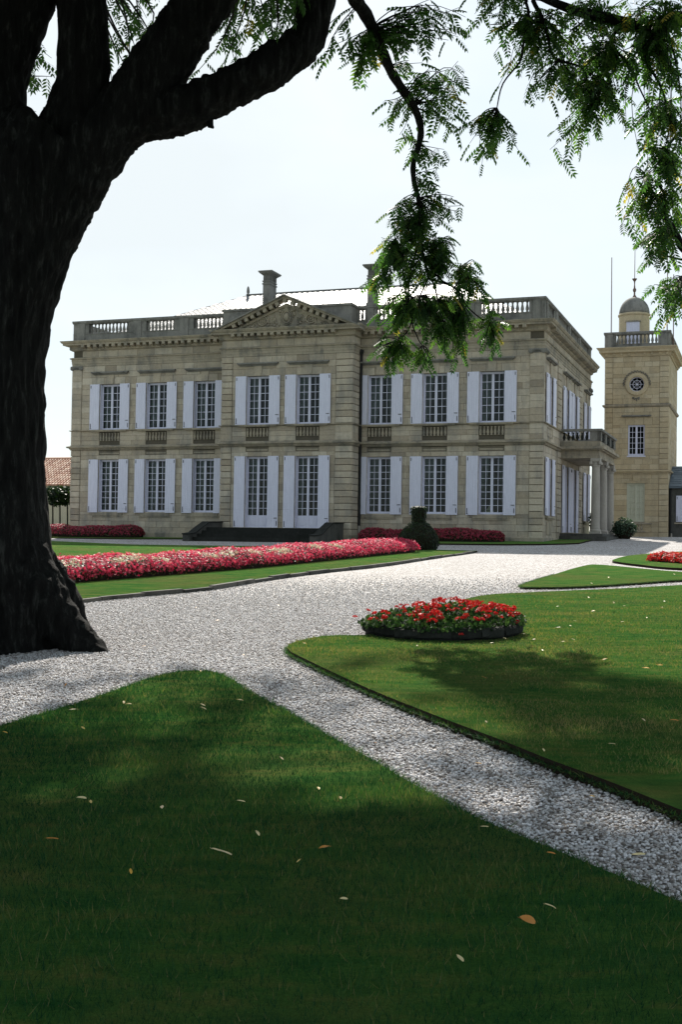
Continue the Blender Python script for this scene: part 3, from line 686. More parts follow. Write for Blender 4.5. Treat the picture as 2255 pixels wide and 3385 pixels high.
# ---- roof: stepped courses of slates, ridge, finial
mb = MB()
ex0, ex1, ey0, ey1, ez, rz0 = -13.85, 8.80, .34, 13.9, 9.75, 13.08; rx0, rx1, ry = -8.0, 3.6, 7.15
mb.add([(ex0, ey0, ez), (ex1, ey0, ez), (ex1, ey1, ez), (ex0, ey1, ez), (rx0, ry, rz0), (rx1, ry, rz0)], [(0, 1, 5, 4), (1, 2, 5), (2, 3, 4, 5), (3, 0, 4), (3, 2, 1, 0)])
roof = mb.build('roof', 'slate', house)
mb = MB(); NC = 26
def lerp(p, q, t): return tuple(a+(b-a)*t for a, b in zip(p, q))
for (e0, e1, r0, r1) in (((ex0, ey0, ez), (ex1, ey0, ez), (rx0, ry, rz0), (rx1, ry, rz0)), ((ex1, ey0, ez), (ex1, ey1, ez), (rx1, ry, rz0), (rx1, ry, rz0)), ((ex0, ey1, ez), (ex0, ey0, ez), (rx0, ry, rz0), (rx0, ry, rz0))):
    for i in range(NC):
        a, b = lerp(e0, r0, i/NC), lerp(e1, r1, i/NC); c, d = lerp(e0, r0, (i+1.05)/NC), lerp(e1, r1, (i+1.05)/NC)
        Ln = (Vector(b)-Vector(a)).length; n = max(1, int(Ln/.30))
        for j in range(n):
            t0, t1 = (j+.5*(i % 2))/n, min(1, (j+1+.5*(i % 2))/n-.012)
            if t0 >= 1: continue
            h0 = .022+random.uniform(-.004, .006)
            p, q, r_, s_ = lerp(a, b, t0), lerp(a, b, t1), lerp(c, d, t1), lerp(c, d, t0)
            up = lambda v_, h: (v_[0], v_[1], v_[2]+h)
            mb.add([up(p, h0), up(q, h0), up(r_, .006), up(s_, .006), p, q], [(0, 1, 2, 3), (4, 5, 1, 0)], random.uniform(.2, .8))
mb.build('slates', 'slate', roof, kind='stuff')
mb = MB(); mb.tube([(rx0, ry, rz0+.02), (rx1, ry, rz0+.02)], .05, 6); mb.build('ridge_cap', 'parapet', roof)
mb = MB(); mb.lathe([(.10, 0), (.10, .06), (.05, .10), (.085, .16), (.07, .36), (.04, .46), (.0, .5)], (rx0, ry, rz0), 10); mb.build('roof_finial', 'parapet', roof, smooth=True)
# ---- chimneys
def chimney(x0, x1, y0, y1, z0, z1, shaft_z=None):
    mb = MB(); cx, cy = (x0+x1)/2, (y0+y1)/2
    def bx(g, a, b): mb.box((x0-g, y0-g, a), (x1+g, y1+g, b))
    H = z1-z0
    bx(.05, z0, z0+.12); bx(0, z0+.12, z1-.52); bx(.035, z1-.66, z1-.60); bx(.03, z1-.52, z1-.47); bx(-.01, z1-.47, z1-.20); bx(.03, z1-.20, z1-.16); bx(.08, z1-.16, z1-.11); bx(.15, z1-.11, z1-.06); bx(.19, z1-.06, z1)
    n = 4
    for i in range(n):
        x = x0+(x1-x0)*(i+.5)/n; mb.box((x-.02, y0-.03, z1-.45), (x+.02, y0+.01, z1-.22)); mb.box((x-.025, y0-.07, z1-.16), (x+.025, y0-.0, z1-.12))
    for i in range(6):
        y = y0+(y1-y0)*(i+.5)/6; mb.box((x1-.01, y-.02, z1-.45), (x1+.03, y+.02, z1-.22))
    mb.build('chimney', 'parapet', house)
chimney(-5.43, -5.07, 3.2, 4.05, 11.0, 13.36); chimney(1.10, 1.47, .02, .42, 10.70, 12.55)
# ---- drainpipe in the re-entrant corner
mb = MB(); mb.tube([(.90, -.09, .75), (.90, -.09, 8.62)], .065, 8); mb.lathe([(.07, 0), (.12, .12), (.12, .22), (.05, .25)], (.90, -.10, 8.45), 8); mb.build('drainpipe', 'pipe', house)
mb = MB(); mb.tube([(.90, -.09, .0), (.90, -.09, .75)], .055, 8); mb.build('drainpipe_foot', 'column', house)
# ---- front steps with raked cheek walls
for i in range(4):
    mb = MB(); mb.box((-5.42, -2.7-.45*i, -.25), (.14, -2.7-.45*(i-1) if i else -.93, .575-.145*i)); mb.build('step', 'moss_stone', house)
mb = MB(); mb.box((-5.0, -1.5, .575), (-.02, -.93, .60)); mb.build('door_sill', 'trim', house)
for u in (-5.76, .16):
    mb = MB(lambda s, n, z: (n, s, z)); 
    mb.prism([(-.9, -.25), (-.9, .82), (-2.35, .79), (-3.1, .54), (-3.75, .28), (-4.35, .23), (-4.35, -.25)], u, u+.32); me = mb.mesh('step_wall')
    bm_ = bmesh.new(); bm_.from_mesh(me); bmesh.ops.recalc_face_normals(bm_, faces=bm_.faces); bm_.to_mesh(me); bm_.free(); link('step_wall', me, 'step', house)
    mb = MB(lambda s, n, z: (n, s, z)); P_ = [(-.9, .822), (-2.37, .792), (-3.1, .542), (-3.77, .282), (-4.38, .232)]
    mb.prism(P_+[(a_, b_+.05) for a_, b_ in P_[::-1]], u-.03, u+.35); me = mb.mesh('coping'); bm_ = bmesh.new(); bm_.from_mesh(me); bmesh.ops.recalc_face_normals(bm_, faces=bm_.faces); bm_.to_mesh(me); bm_.free(); link('coping', me, 'moss_stone', house)
# ---- side portico with balcony
porch = MB(SD); porch.box((4.30, -1.83, 4.02), (9.90, -.02, 4.14)); porch.box((4.34, -1.79, 4.14), (9.86, -.02, 4.38)); porch.box((4.2, -1.93, 4.38), (10.0, -.02, 4.44)); porch.box((4.10, -2.03, 4.44), (10.1, -.02, 4.56)); porch.box((4.3, -1.83, 4.56), (9.9, -.02, 4.80))
porch = porch.build('portico', 'trim', house)
mb = MB(SD); mb.box((4.0, -2.2, -.3), (10.2, -.06, .44)); mb.box((4.15, -2.0, .44), (10.05, -.06, .56)); mb.build('portico_step', 'step', porch)
for v in (4.5, 7.1, 9.7):
    mb = MB(); c = (10.79, v, 0)
    mb.box((10.54, v-.25, .56), (11.04, v+.25, .66)); mb.lathe([(.25, .66), (.26, .70), (.25, .74), (.21, .76), (.205, 1.6), (.20, 2.6), (.18, 3.62), (.205, 3.64), (.205, 3.68), (.19, 3.70), (.20, 3.74)], c, 20)
    mb.box((10.57, v-.23, 3.86), (11.01, v+.23, 4.018))
    for du, dv in ((-.2, -.2), (.2, -.2), (-.2, .2), (.2, .2)): mb.lathe([(.0, -.06), (.075, -.03), (.085, .03), (.06, .09), (0, .12)], (10.79+du, v+dv, 3.76), 8)
    mb.lathe([(.19, 3.74), (.20, 3.86)], c, 12)
    mb.build('column', 'column', porch, smooth=False)
pb = baluster_mesh(.36, 1.15); pb.materials.append(M['moss_stone'])
mb = MB(SD); mb.box((4.22, -1.92, 5.26), (4.52, -.02, 5.36)); mb.box((9.7, -1.92, 5.26), (9.98, -.02, 5.36)); mb.box((4.52, -1.92, 5.26), (9.7, -1.66, 5.36)); mb.build('balcony_rail', 'parapet', porch)
mb = MB(SD)
for a in (4.28, 6.0, 7.75, 9.46): mb.box((a, -1.86, 4.80), (a+.46, -1.70, 5.26))
mb.box((4.28, -1.86, 4.8), (4.45, -1.36, 5.26)); mb.box((9.75, -1.86, 4.8), (9.92, -1.36, 5.26)); mb.build('balcony_pier', 'parapet', porch)
for i in range(6):
    o = link('balcony_baluster', pb, None, porch); o.location = SD(4.37, -.18-i*.205, 4.85)
for s0 in (4.9, 6.62, 8.36):
    for i in range(5): o = link('balcony_baluster', pb, None, porch); o.location = SD(s0+i*.205, -1.78, 4.85)
for i in range(4):
    mb = MB(SD)
    s = (4.50, 5.36, 6.66, 9.0)[i]
mb = MB(SD); mb.box((4.55, -.6, .56), (10.0, -.03, .60)); mb.build('door_sill', 'trim', house)
# a small white sail-shaped ornament standing inside the right-hand ground floor window
orn = MB(); a0 = Vector(BASE)
orn.prism([(-.19, 0), (.12, 0), (.12, .03), (.10, .34), (.07, .34)], -.008, .008); orn.prism([(-.22, -.03), (.17, -.03), (.13, -.09), (-.16, -.09)], -.04, .04)
orn_o = orn.build('ornament', 'white_petal'); Rz = Matrix.Rotation(YAW, 3, 'Z')
orn_o.location = BASE+Rz @ Vector((RX[2]-.08, .33, 1.50)); orn_o.rotation_euler = (0, 0, YAW)
orn_o['label'] = 'small white sail shaped ornament standing inside the right hand ground floor window'; orn_o['category'] = 'ornament'
# ------------------------------------------------------------------ the stair tower (front plane v = 16 in the chateau's frame)
tower = empty('tower', BASE, 'square ochre stone tower with round oculus window, balustrade and small dome', 'tower', rz=YAW)
TV = 16.0; T0, T1 = 9.68, 13.14; TD = 22.0
TF = lambda s, n, z: (s, TV+n, z)
TS = lambda s, n, z: (T1-n, s, z)
OC = (11.42, 8.90); ocb = (11.02, 11.82, 8.50, 9.30)
t_ops = [(10.975, 11.865, 4.98, 6.66), (10.94, 11.89, 1.36, 3.46), ocb]
def twall(mp, s0, s1, ops, n0, n1, z0, z1):
    mb = MB(mp); zs = sorted({z0, z1, *[q for o in ops for q in o[2:]]})
    for a, b in zip(zs, zs[1:]):
        for x0, x1 in free(s0, s1, ops, a, b): mb.box((x0, n0, a), (x1, n1, b))
    return mb.build('wall', 'mortar', tower)
twall(TF, T0+.03, T1-.03, t_ops, .035, .45, .0, 10.8); twall(TS, TV+.45, TD, [], .035, .4, .0, 10.8)
mb = MB(); mb.box((T0+.03, TV+.45, 0), (T0+.4, TD, 10.8)); mb.box((T0+.4, TD-.4, 0), (T1-.4, TD, 10.8)); mb.box((T0+.4, TV+.45, 10.4), (T1-.4, TD-.4, 10.8)); mb.box((T0+.4, TV+2.2, 0), (T1-.4, TV+2.4, 10.4)); mb.build('wall', 'dark_room', tower)
house_stones = STONES; STONES = []
pan = [(10.16, 12.59, .9, 3.98), (10.16, 12.59, 4.3, 7.6)]
for z0, z1 in ((.5, 4.0), (4.22, 7.64), (7.82, 10.42)):
    ashlar(TF, T0+.45, T1-.5, z0, z1, t_ops[:2]+[(10.84, 12.0, 8.32, 9.48)], snaps=(1.36, 3.46, 4.98, 6.66, 8.32, 9.48), ln=.55)
    for a, b in ((T0, T0+.45), (T1-.5, T1)): ashlar(TF, a, b, z0, z1, [], h=.29, ln=1, gap=.008, front=-.03, ch=.01)
    ashlar(TS, TV+.045, TD, z0, z1, [], ln=.7)
STONES.sort(key=lambda q: -q[5]); rest = MB()
for i, (mp, a, b, ch, tone, _) in enumerate(STONES):
    mb = MB(mp) if i < 250 else rest; mb.block(a, b, ch, tone, mp)
    if i < 250: mb.build('stone', 'tower', tower)
rest.build('small_stones', 'tower', tower, kind='stuff')
TP = [(T0, TD), (T0, TV), (T1, TV), (T1, TD)]
sweep('plinth', TP, [(-.04, -.1), (.05, -.1), (.05, .46), (.02, .498), (-.04, .498)], 'trim', tower)
sweep('string_course', TP, [(-.03, 4.002), (.03, 4.002), (.04, 4.07), (.12, 4.09), (.14, 4.16), (.03, 4.205), (-.03, 4.205)], 'tower', tower)
sweep('string_course', TP, [(-.03, 7.645), (.05, 7.645), (.10, 7.70), (.12, 7.76), (.02, 7.81), (-.03, 7.81)], 'trim', tower)
sweep('cornice', TP, [(-.1, 10.425), (.05, 10.425), (.08, 10.50), (.10, 10.62), (.28, 10.64), (.30, 10.74), (.42, 10.88), (.42, 10.91), (.0, 10.96), (-.1, 10.96)], 'tower', tower)
mb = MB()
for i in range(9): x = T0+.1+i*(T1-T0-.2)/8; mb.box((x-.06, -.17, 10.50), (x+.06, -.06, 10.62), .5, TF)
for i in range(14): x = TV+.2+i*.42; mb.box((x-.06, -.17, 10.50), (x+.06, -.06, 10.62), .5, TS)
for i in range(32): x = T0+(i+.5)*(T1-T0)/32; mb.box((x-.03, -.06, 3.94), (x+.03, -.0, 3.995), .5, TF)
mb.build('dentils', 'tower', tower, kind='stuff')
tb = baluster_mesh(.52, 1.25); tb.materials.append(M['parapet'])
parapet(TF, T0-.02, T1+.03, [(10.28, 12.53)], zb=10.96, zt=11.80, z_b=11.13, h=.52, bm=tb, parent=tower)
parapet(TS, TV+.27, TD, [(TV+.9, TV+2.6), (TV+3.4, TV+5.2)], zb=10.96, zt=11.80, z_b=11.13, h=.52, bm=tb, parent=tower)
mb = MB(); mb.box((T0-.02, TV+.27, 10.96), (T0+.24, TD, 11.80)); mb.build('parapet_wall', 'parapet', tower)
# dome on a drum
DC = (10.98, TV+2.6); k_ = 1.045
mb = MB(); mb.lathe([(.86, 10.9), (.86, 13.08), (.90, 13.10), (.92, 13.18), (.86, 13.23)], (DC[0], DC[1], 0), 28); mb.build('drum', 'tower', tower, smooth=False)
mb = MB(); mb.lathe([(.86*math.cos(a), 13.23+.99*math.sin(a)) for a in [i*math.pi/2/12 for i in range(12)]]+[(.10, 14.22)], (DC[0], DC[1], 0), 28); mb.build('dome', 'parapet', tower, smooth=True)
mb = MB(); mb.lathe([(.13, 14.20), (.10, 14.27), (.05, 14.35), (.045, 14.50), (.09, 14.57), (.10, 14.67), (.05, 14.75), (.03, 14.95), (.04, 15.11), (.12, 15.23), (.15, 15.28), (.0, 15.30)], (DC[0], DC[1], 0), 10); mb.tube([(DC[0], DC[1], 15.25), (DC[0]+.01, DC[1], 17.1)], [.022, .016], 6)
mb.build('finial', 'pole', tower)
mb = MB(); mb.box((10.64, DC[1]-.90, 11.2), (11.36, DC[1]-.70, 12.66)); mb.build('dome_hatch', 'paint', tower)
mb = MB(); mb.box((10.58, DC[1]-.95, 12.66), (11.42, DC[1]-.70, 12.73)); mb.build('hatch_lintel', 'trim', tower)
for (u, v, h, b) in ((10.0, TV+.12, 16.0, 11.8), (12.93, TV+1.0, 16.2, 11.8), (13.25, TV+1.2, 15.1, 10.9)):
    mb = MB(); mb.tube([(u, v, b), (u-.01, v, h)], [.032, .022], 6); mb.build('lightning_rod', 'pole', tower)
# windows of the tower
window(TF, 10.975, 11.865, 4.98, 6.66, 5, n_in=.10, curtain=0, parent=tower, cap=10**6, reveal=None)
window(TF, 10.94, 11.89, 1.36, 3.46, 6, n_in=.05, curtain=0, parent=tower, cap=10**6, reveal=None, fm='blind', glazed=False)
mb = MB(TF); mb.box((10.96, .085, 1.40), (11.87, .16, 3.42)); mb.build('blind', 'blind', tower)
mb = MB(TF); mb.box((10.70, -.05, 7.10), (12.13, -.003, 7.13)); mb.box((10.62, -.14, 7.13), (12.21, -.003, 7.19)); mb.build('hood_mould', 'parapet', tower)
mb = MB(TF); mb.box((10.92, -.05, 4.90), (11.92, .04, 4.975)); mb.build('window_sill', 'paint', tower)
mb = MB(TF); mb.box((10.55, -.10, 1.22), (12.28, -.003, 1.30)); mb.box((10.88, -.06, 1.30), (11.95, .03, 1.355)); mb.build('window_sill', 'trim', tower)
mb = MB(TF); mb.box((10.84, -.06, 3.48), (11.99, -.003, 3.56)); mb.box((11.28, -.07, 3.58), (11.56, -.003, 3.86)); mb.build('lintel', 'tower', tower)
mb = MB(TF)
for i in range(5): mb.lathe([(r*1.0, z*.9) for r, z in bal_prof], (11.12+i*.155, .0, .86), 8)
mb.box((11.0, -.06, .80), (11.95, -.003, .855)); mb.build('apron_balusters', 'trim', tower)
# oculus: stone ring, glazing wheel, carved laurel and the worn inscription
mb = MB(TF); n = 40; pr = [(.40, .06), (.40, -.05), (.46, -.07), (.60, -.07), (.63, -.03), (.63, .04)]
vs = [(OC[0]+r*math.cos(2*math.pi*i/n), y, OC[1]+r*math.sin(2*math.pi*i/n)) for i in range(n) for r, y in pr]; k = len(pr)
fs = [(i*k+j, i*k+(j+1) % k, ((i+1) % n)*k+(j+1) % k, ((i+1) % n)*k+j) for i in range(n) for j in range(k)]
mb.add(vs, fs); mb.build('oculus_ring', 'tower', tower)
mb = MB(TF); k_n = 48; pts_ = []
for i in range(k_n):
    a = 2*math.pi*i/k_n; c_, s_ = math.cos(a), math.sin(a); q = .585/max(abs(c_), abs(s_)); pts_ += [(OC[0]+.42*c_, .03, OC[1]+.42*s_), (OC[0]+q*c_, .0, OC[1]+q*s_)]
mb.add(pts_, [(2*i, 2*i+1, (2*i+3) % (2*k_n), (2*i+2) % (2*k_n)) for i in range(k_n)]); mb.build('oculus_surround', 'tower', tower)
ocw = MB(TF); oc = OC
def tring(r, tr): ocw.tube([(oc[0]+r*math.cos(2*math.pi*i/32), .12, oc[1]+r*math.sin(2*math.pi*i/32)) for i in range(33)], tr, 6)
tring(.385, .025); tring(.22, .016); ocw.lathe([(.055, -.02), (.055, .02)], (oc[0], .12, oc[1]), 8, mp=lambda s, n, z: (s, TV+.12+(z-oc[1]), oc[1]+(n-.12)))
for i in range(8): a = i*math.pi/4; ocw.tube([(oc[0], .12, oc[1]), (oc[0]+.385*math.cos(a), .12, oc[1]+.385*math.sin(a))], .012, 5)
ocw = ocw.build('oculus_window', 'paint', tower)
for i in range(8):
    for r0, r1 in ((.06, .215), (.225, .38)):
        mb = MB(TF); A0, A1 = i*math.pi/4+.03, (i+1)*math.pi/4-.03; pts = [(r0, A0), (r1, A0), (r1, (A0+A1)/2), (r1, A1), (r0, A1)]
        mb.prism([(oc[0]+r*math.cos(a), oc[1]+r*math.sin(a)) for r, a in pts][::-1], .125, .129); mb.build('pane', 'glass', ocw)
mb = MB(); _mb_keep = mb
for i in range(46):
    a = math.radians(-5+190*i/45); rr = .70+.035*math.sin(i*2.1); x, z = OC[0]+rr*math.cos(a), OC[1]+rr*math.sin(a)
    q = [(0, -.02, -.06), (.03, -.05, 0), (0, -.02, .06), (-.03, -.05, 0), (0, -.09, 0)]; ca, sa = math.cos(a+.6*(-1)**i), math.sin(a+.6*(-1)**i)
    mb.add([(x+p[0]*ca-p[2]*sa, TV+p[1], z+p[0]*sa+p[2]*ca) for p in q], [(0, 1, 4), (1, 2, 4), (2, 3, 4), (3, 0, 4)])
for i in range(16):
    x = OC[0]+random.uniform(-.22, .22); z = OC[1]-.72-random.uniform(0, .22)*(1-abs(x-OC[0])/.3)
    mb.add([(x-.04, TV-.01, z), (x, TV-.03, z-.045), (x+.04, TV-.01, z), (x, TV-.03, z+.045), (x, TV-.07, z)], [(0, 1, 4), (1, 2, 4), (2, 3, 4), (3, 0, 4)])
mb.build('carved_laurel', 'parapet', tower)
# ------------------------------------------------------------------ low wing with slate roof to the right of the tower
wing = empty('service_wing', BASE, 'low grey stone wing with dark slate roof beside the tower, only its corner in view', 'building', rz=YAW)
WV = TV+.35; WF = lambda s, n, z: (s, WV+n, z)
mb = MB(WF); mb.box((T1+.02, .0, .0), (17.5, .4, 3.30)); mb.box((17.1, .4, 0), (17.5, 5.2, 3.3)); mb.box((T1+.02, 4.8, 0), (17.1, 5.2, 3.3)); mb.build('wall', 'step', wing)
mb = MB()
for i in range(9):
    for j in range(13):
        t0, t1 = i/9, (i+1.04)/9; x0, x1 = T1+.03+4.6*(j+.5*(i % 2))/13, T1+.03+4.6*(j+1+.5*(i % 2))/13-.012
        mb.add([(x0, WV-.22+2.3*t0, 3.30+1.22*t0+.03), (x1, WV-.22+2.3*t0, 3.30+1.22*t0+.03), (x1, WV-.22+2.3*t1, 3.30+1.22*t1+.005), (x0, WV-.22+2.3*t1, 3.30+1.22*t1+.005), (x0, WV-.22+2.3*t0, 3.30+1.22*t0), (x1, WV-.22+2.3*t0, 3.30+1.22*t0)], [(0, 1, 2, 3), (4, 5, 1, 0)], random.random())
mb.build('slates', 'slate2', wing, kind='stuff')
mb = MB(WF); mb.box((T1+.02, -.2, 3.2), (17.6, .1, 3.30)); mb.add([(T1+.02, -.22, 3.31), (17.6, -.22, 3.31), (17.6, 2.1, 4.52), (T1+.02, 2.1, 4.52)], [(0, 1, 2, 3)]); mb.add([(17.6, 5.2, 3.31), (T1+.02, 5.2, 3.31), (T1+.02, 2.1, 4.52), (17.6, 2.1, 4.52)], [(0, 1, 2, 3)]); mb.build('roof', 'slate2', wing)
for a, b, hl in ((13.53, 14.0, True), (15.05, 15.52, False)): shutter(WF, a, b, 1.38, 2.80, hl, parent=wing, n=-.01)
window(WF, 14.02, 15.03, 1.38, 2.80, 5, n_in=-.08, curtain=0, parent=wing, reveal=None, cap=10**6)
mb = MB(WF); mb.box((13.45, -.08, 1.26), (15.6, -.003, 1.34)); mb.build('window_sill', 'trim', wing)
mb = MB(WF); mb.tube([(T1+.10, -.08, .75), (T1+.10, -.08, 3.2)], .05, 8); mb.build('drainpipe', 'pipe', wing)
mb = MB(WF); mb.tube([(T1+.16, -.08, .3), (T1+.16, -.08, .75)], .045, 8); mb.build('drainpipe_foot', 'column', wing)
# tiled house behind it
barn = empty('tiled_house', BASE, 'house with dark red barrel tiled roof behind the slate roofed wing', 'building', rz=YAW)
mb = MB(); mb.box((13.6, 23.2, .2), (24, 30, 3.9)); mb.build('wall', 'cream', barn)
def tiled(parent, x0, x1, y0, y1, z0, z1, pitch=.22, name='tiles'):
    mb = MB(); n = int((x1-x0)/pitch); rows = int(math.hypot(y1-y0, z1-z0)/.36)
    for i in range(n):
        xc = x0+(i+.5)*pitch; jig = random.uniform(-.012, .012)
        for j in range(rows):
            t0, t1 = j/rows, (j+1.1)/rows; ya, yb = y0+(y1-y0)*t0, y0+(y1-y0)*t1; za, zb = z0+(z1-z0)*t0, z0+(z1-z0)*t1; r0, r1 = pitch*.36+.01, pitch*.28; tn = random.random()
            an = [math.pi*(.0+k_/4) for k_ in range(5)]; lift = .025
            mb.add([(xc+jig+r0*math.cos(a), ya, za+lift+r0*math.sin(a)*.8) for a in an]+[(xc+jig+r1*math.cos(a), yb, zb+r1*math.sin(a)*.8) for a in an], [(q, q+1, q+6, q+5) for q in range(4)]+[(4, 3, 2, 1, 0)], tn)
    return mb.build(name, 'tile', parent, kind='stuff')
def roof_deck(parent, x0, x1, y0, ym, y1, z0, zr):
    mb = MB(); mb.add([(x0, y0, z0), (x1, y0, z0), (x1, ym, zr), (x0, ym, zr), (x1, y1, z0), (x0, y1, z0)], [(0, 1, 2, 3), (3, 2, 4, 5), (0, 3, 5), (1, 4, 2), (0, 5, 4, 1)]); mb.build('roof', 'tile', parent)
roof_deck(barn, 13.5, 24.1, 23.0, 26.7, 30.2, 3.9, 6.35); tiled(barn, 13.5, 17.0, 22.95, 26.7, 3.93, 6.38)
# ------------------------------------------------------------------ long outbuilding far left
shed = empty('outbuilding', BASE, 'long cream outbuilding with sunlit terracotta tiled roof beyond the left corner of the chateau', 'building', rz=YAW)
mb = MB(); mb.box((-46, 24.3, -.6), (-22, 32, 3.80)); mb.build('wall', 'cream', shed)
roof_deck(shed, -46.2, -21.8, 24.0, 28.2, 32.4, 3.80, 6.02); tiled(shed, -36, -24.5, 23.95, 28.2, 3.83, 6.05, .24)
mb = MB(); mb.tube([(-46, 28.2, 6.06), (-22, 28.2, 6.06)], .11, 8); mb.build('ridge_tiles', 'tile', shed)
# ------------------------------------------------------------------ lawns
def lawn(pts, h=.055, smooth=5, world=False, cl=True):
    P = [Vector((q[0], q[1], 0)) for q in (pts if world else [gpix(*p) for p in pts])]
    if smooth: P = catmull(P, smooth, True)
    # irregular hand-cut edge
    n = len(P); poly = [(q.x, q.y) for q in P]
    vt = [(x, y, gz(x, y)+h) for x, y in poly]; vb = [(x, y, gz(x, y)-.04) for x, y in poly]
    me = bpy.data.meshes.new('lawn'); bm = bmesh.new()
    top = [bm.verts.new(q) for q in vt]; bot = [bm.verts.new(q) for q in vb]
    f = bm.faces.new(top)
    for i in range(n): s = bm.faces.new((top[i], bot[i], bot[(i+1) % n], top[(i+1) % n])); s.material_index = 1
    bmesh.ops.triangulate(bm, faces=[f]); bmesh.ops.recalc_face_normals(bm, faces=bm.faces); bm.to_mesh(me); bm.free()
    me.materials.append(M['lawn']); me.materials.append(M['soil'])
    o = link('lawn', me, None, None, kind='structure'); return poly
lawn_front = lawn([(-60, 1700), (0, 1685), (60, 1667), (150, 1640), (250, 1606), (340, 1573), (390, 1560), (440, 1554), (490, 1557), (530, 1575), (570, 1602), (640, 1640), (760, 1712), (850, 1763), (960, 1830), (1100, 1905), (1300, 1990), (1440, 2050), (1568, 2105), (1750, 2180), (1900, 2600), (784, 2900), (-500, 2600), (-500, 1880)], .05, 4)
lawn_right = lawn([(660, 1502), (672, 1516), (700, 1531), (760, 1561), (830, 1595), (900, 1626), (985, 1661), (1060, 1691), (1150, 1726), (1270, 1776), (1400, 1826), (1568, 1896), (1800, 1990), (2000, 1900), (2000, 1500), (1900, 1334), (1568, 1353), (1432, 1361), (1316, 1366), (1214, 1371), (1150, 1374), (1100, 1380), (1040, 1396), (960, 1430), (880, 1462), (830, 1475), (780, 1474), (730, 1478), (680, 1490)], .07, 5)
lawn_mid = lawn([(1197, 1354), (1220, 1342), (1275, 1325), (1316, 1312), (1352, 1303), (1374, 1302), (1415, 1305), (1484, 1312), (1568, 1319), (1750, 1328), (1750, 1331), (1568, 1338), (1461, 1345.5), (1374, 1351.5), (1310, 1354.5), (1252, 1355.5)], .05, 4)
lawn_far = lawn([(1409, 1292), (1443, 1282), (1490, 1277), (1568, 1271.5), (1760, 1266), (1760, 1322), (1568, 1311.5), (1519, 1308.5), (1475, 1303.5), (1425, 1297)], .06, 4)
lawn_left = lawn([(1098, 1270), (1003, 1267.5), (800, 1263), (640, 1259.5), (528, 1258), (305, 1255), (138, 1247.5), (-60, 1238), (-60, 1420), (60, 1404), (165, 1387), (300, 1373), (473, 1357), (601, 1336), (730, 1318.5), (876, 1302.5), (1005, 1283)], .06, 0)
strip_right = lawn([(560, 1240), (820, 1247), (1003, 1252.5), (1164, 1254), (1242, 1253.5), (1293, 1252.5), (1332, 1251), (1388, 1237), (1388, 1232), (1240, 1225), (1000, 1225), (560, 1225)], .06, 0)
strip_left = lawn([(-60, 1232), (138, 1238), (300, 1240), (446, 1240), (446, 1228), (138, 1220), (-60, 1216)], .05, 0)
# sunk line across the left lawn: a low step in the turf
P0, P1 = gpix(120, 1254.5), gpix(560, 1263.5)
mb = MB(); d = (P1-P0).normalized(); nrm_ = Vector((-d.y, d.x, 0))
mb.add([tuple(P+nrm_*s+Vector((0, 0, h))) for P in (P0, P1) for s, h in ((-.10, .064), (.10, .064), (.10, .01), (-.10, .01))], [(0, 1, 5, 4), (1, 2, 6, 5), (2, 3, 7, 6), (3, 0, 4, 7)])
mb.build('trench', 'soil', None, kind='structure')
# stone edging between the left lawn and the gravel
edge = [gpix(*p) for p in [(60, 1405), (165, 1388.5), (300, 1374.5), (473, 1358), (601, 1337), (730, 1319), (876, 1303), (1005, 1283.5), (1098, 1270.5)]]
kerb = empty('stone_edging', edge[0], 'low grey stone edging between the lawn of the pink flower bed and the gravel', 'edging')
fine = catmull(edge, 12, False); acc = 0; start = fine[0]; ki = 0
for a, b in zip(fine, fine[1:]):
    if (b-start).length > .95:
        d = (b-start).normalized(); nn_ = Vector((-d.y, d.x, 0)); mb = MB(); p, q = start+d*.01-kerb.location, b-d*.01-kerb.location; hh = .075+random.uniform(-.02, .012); sh = random.uniform(-.015, .015)
        vs = [tuple(c+nn_*(s+sh)+Vector((0, 0, z))) for c in (p, q) for s, z in ((-.05, -.03), (.05, -.03), (.05, hh), (-.05, hh))]
        mb.add(vs, [(0, 3, 2, 1), (4, 5, 6, 7), (0, 1, 5, 4), (1, 2, 6, 5), (2, 3, 7, 6), (3, 0, 4, 7)], random.random()); mb.build('edging_stone', 'step', kerb); start = b
# ---- turf blades near the camera
def blades(poly, y0, y1, dens, hmin, hmax, wd, hh=.05):
    pts = []
    xs = [p[0] for p in poly]
    for ya in np.arange(y0, y1, .5):
        hw = .31*(ya+.5)+.25; N = int(dens(ya)*2*hw*.5)
        px = rng.uniform(-hw, hw, N); py = rng.uniform(ya, ya+.5, N); k = inside(px, py, poly); pts.append(np.stack([px[k], py[k]], 1))
    p = np.concatenate(pts); N = len(p)
    z = SY*p[:, 1]+SX*p[:, 0]+hh-.008
    pos = np.stack([p[:, 0], p[:, 1], z], 1)
    tuft = np.array([noise.noise((x*1.1, y*1.7, 3.3)) for x, y in p[::1]]) if N < 260000 else np.zeros(N)
    fine_ = np.sin(p[:, 0]*23+np.sin(p[:, 1]*17)*2)*np.sin(p[:, 1]*29+1.3)
    h = rng.uniform(hmin, hmax, N)*(1+.5*tuft+.18*fine_); a = rng.uniform(0, 2*np.pi, N); lean = rng.normal(0, .45, (N, 2)); scale = np.clip(p[:, 1]/5, .8, 3.0)
    rgt = np.stack([np.cos(a), np.sin(a), np.zeros(N)], 1)*(wd*scale)[:, None]
    tip = pos+np.stack([lean[:, 0]*h, lean[:, 1]*h, h], 1)
    v = np.stack([pos-rgt, pos+rgt, tip], 1).reshape(-1, 3); f = np.arange(N*3).reshape(-1, 3)
    tone = np.clip(rng.normal(.13 if poly is lawn_front else .60, .2, N)+.42*tuft+.15*fine_*tuft, 0, 1.1); tone[rng.random(N) < .05] = 1.05  # front lawn's shade and right lawn's sun are put into the blade tone
    return v, f, np.repeat(tone, 3)
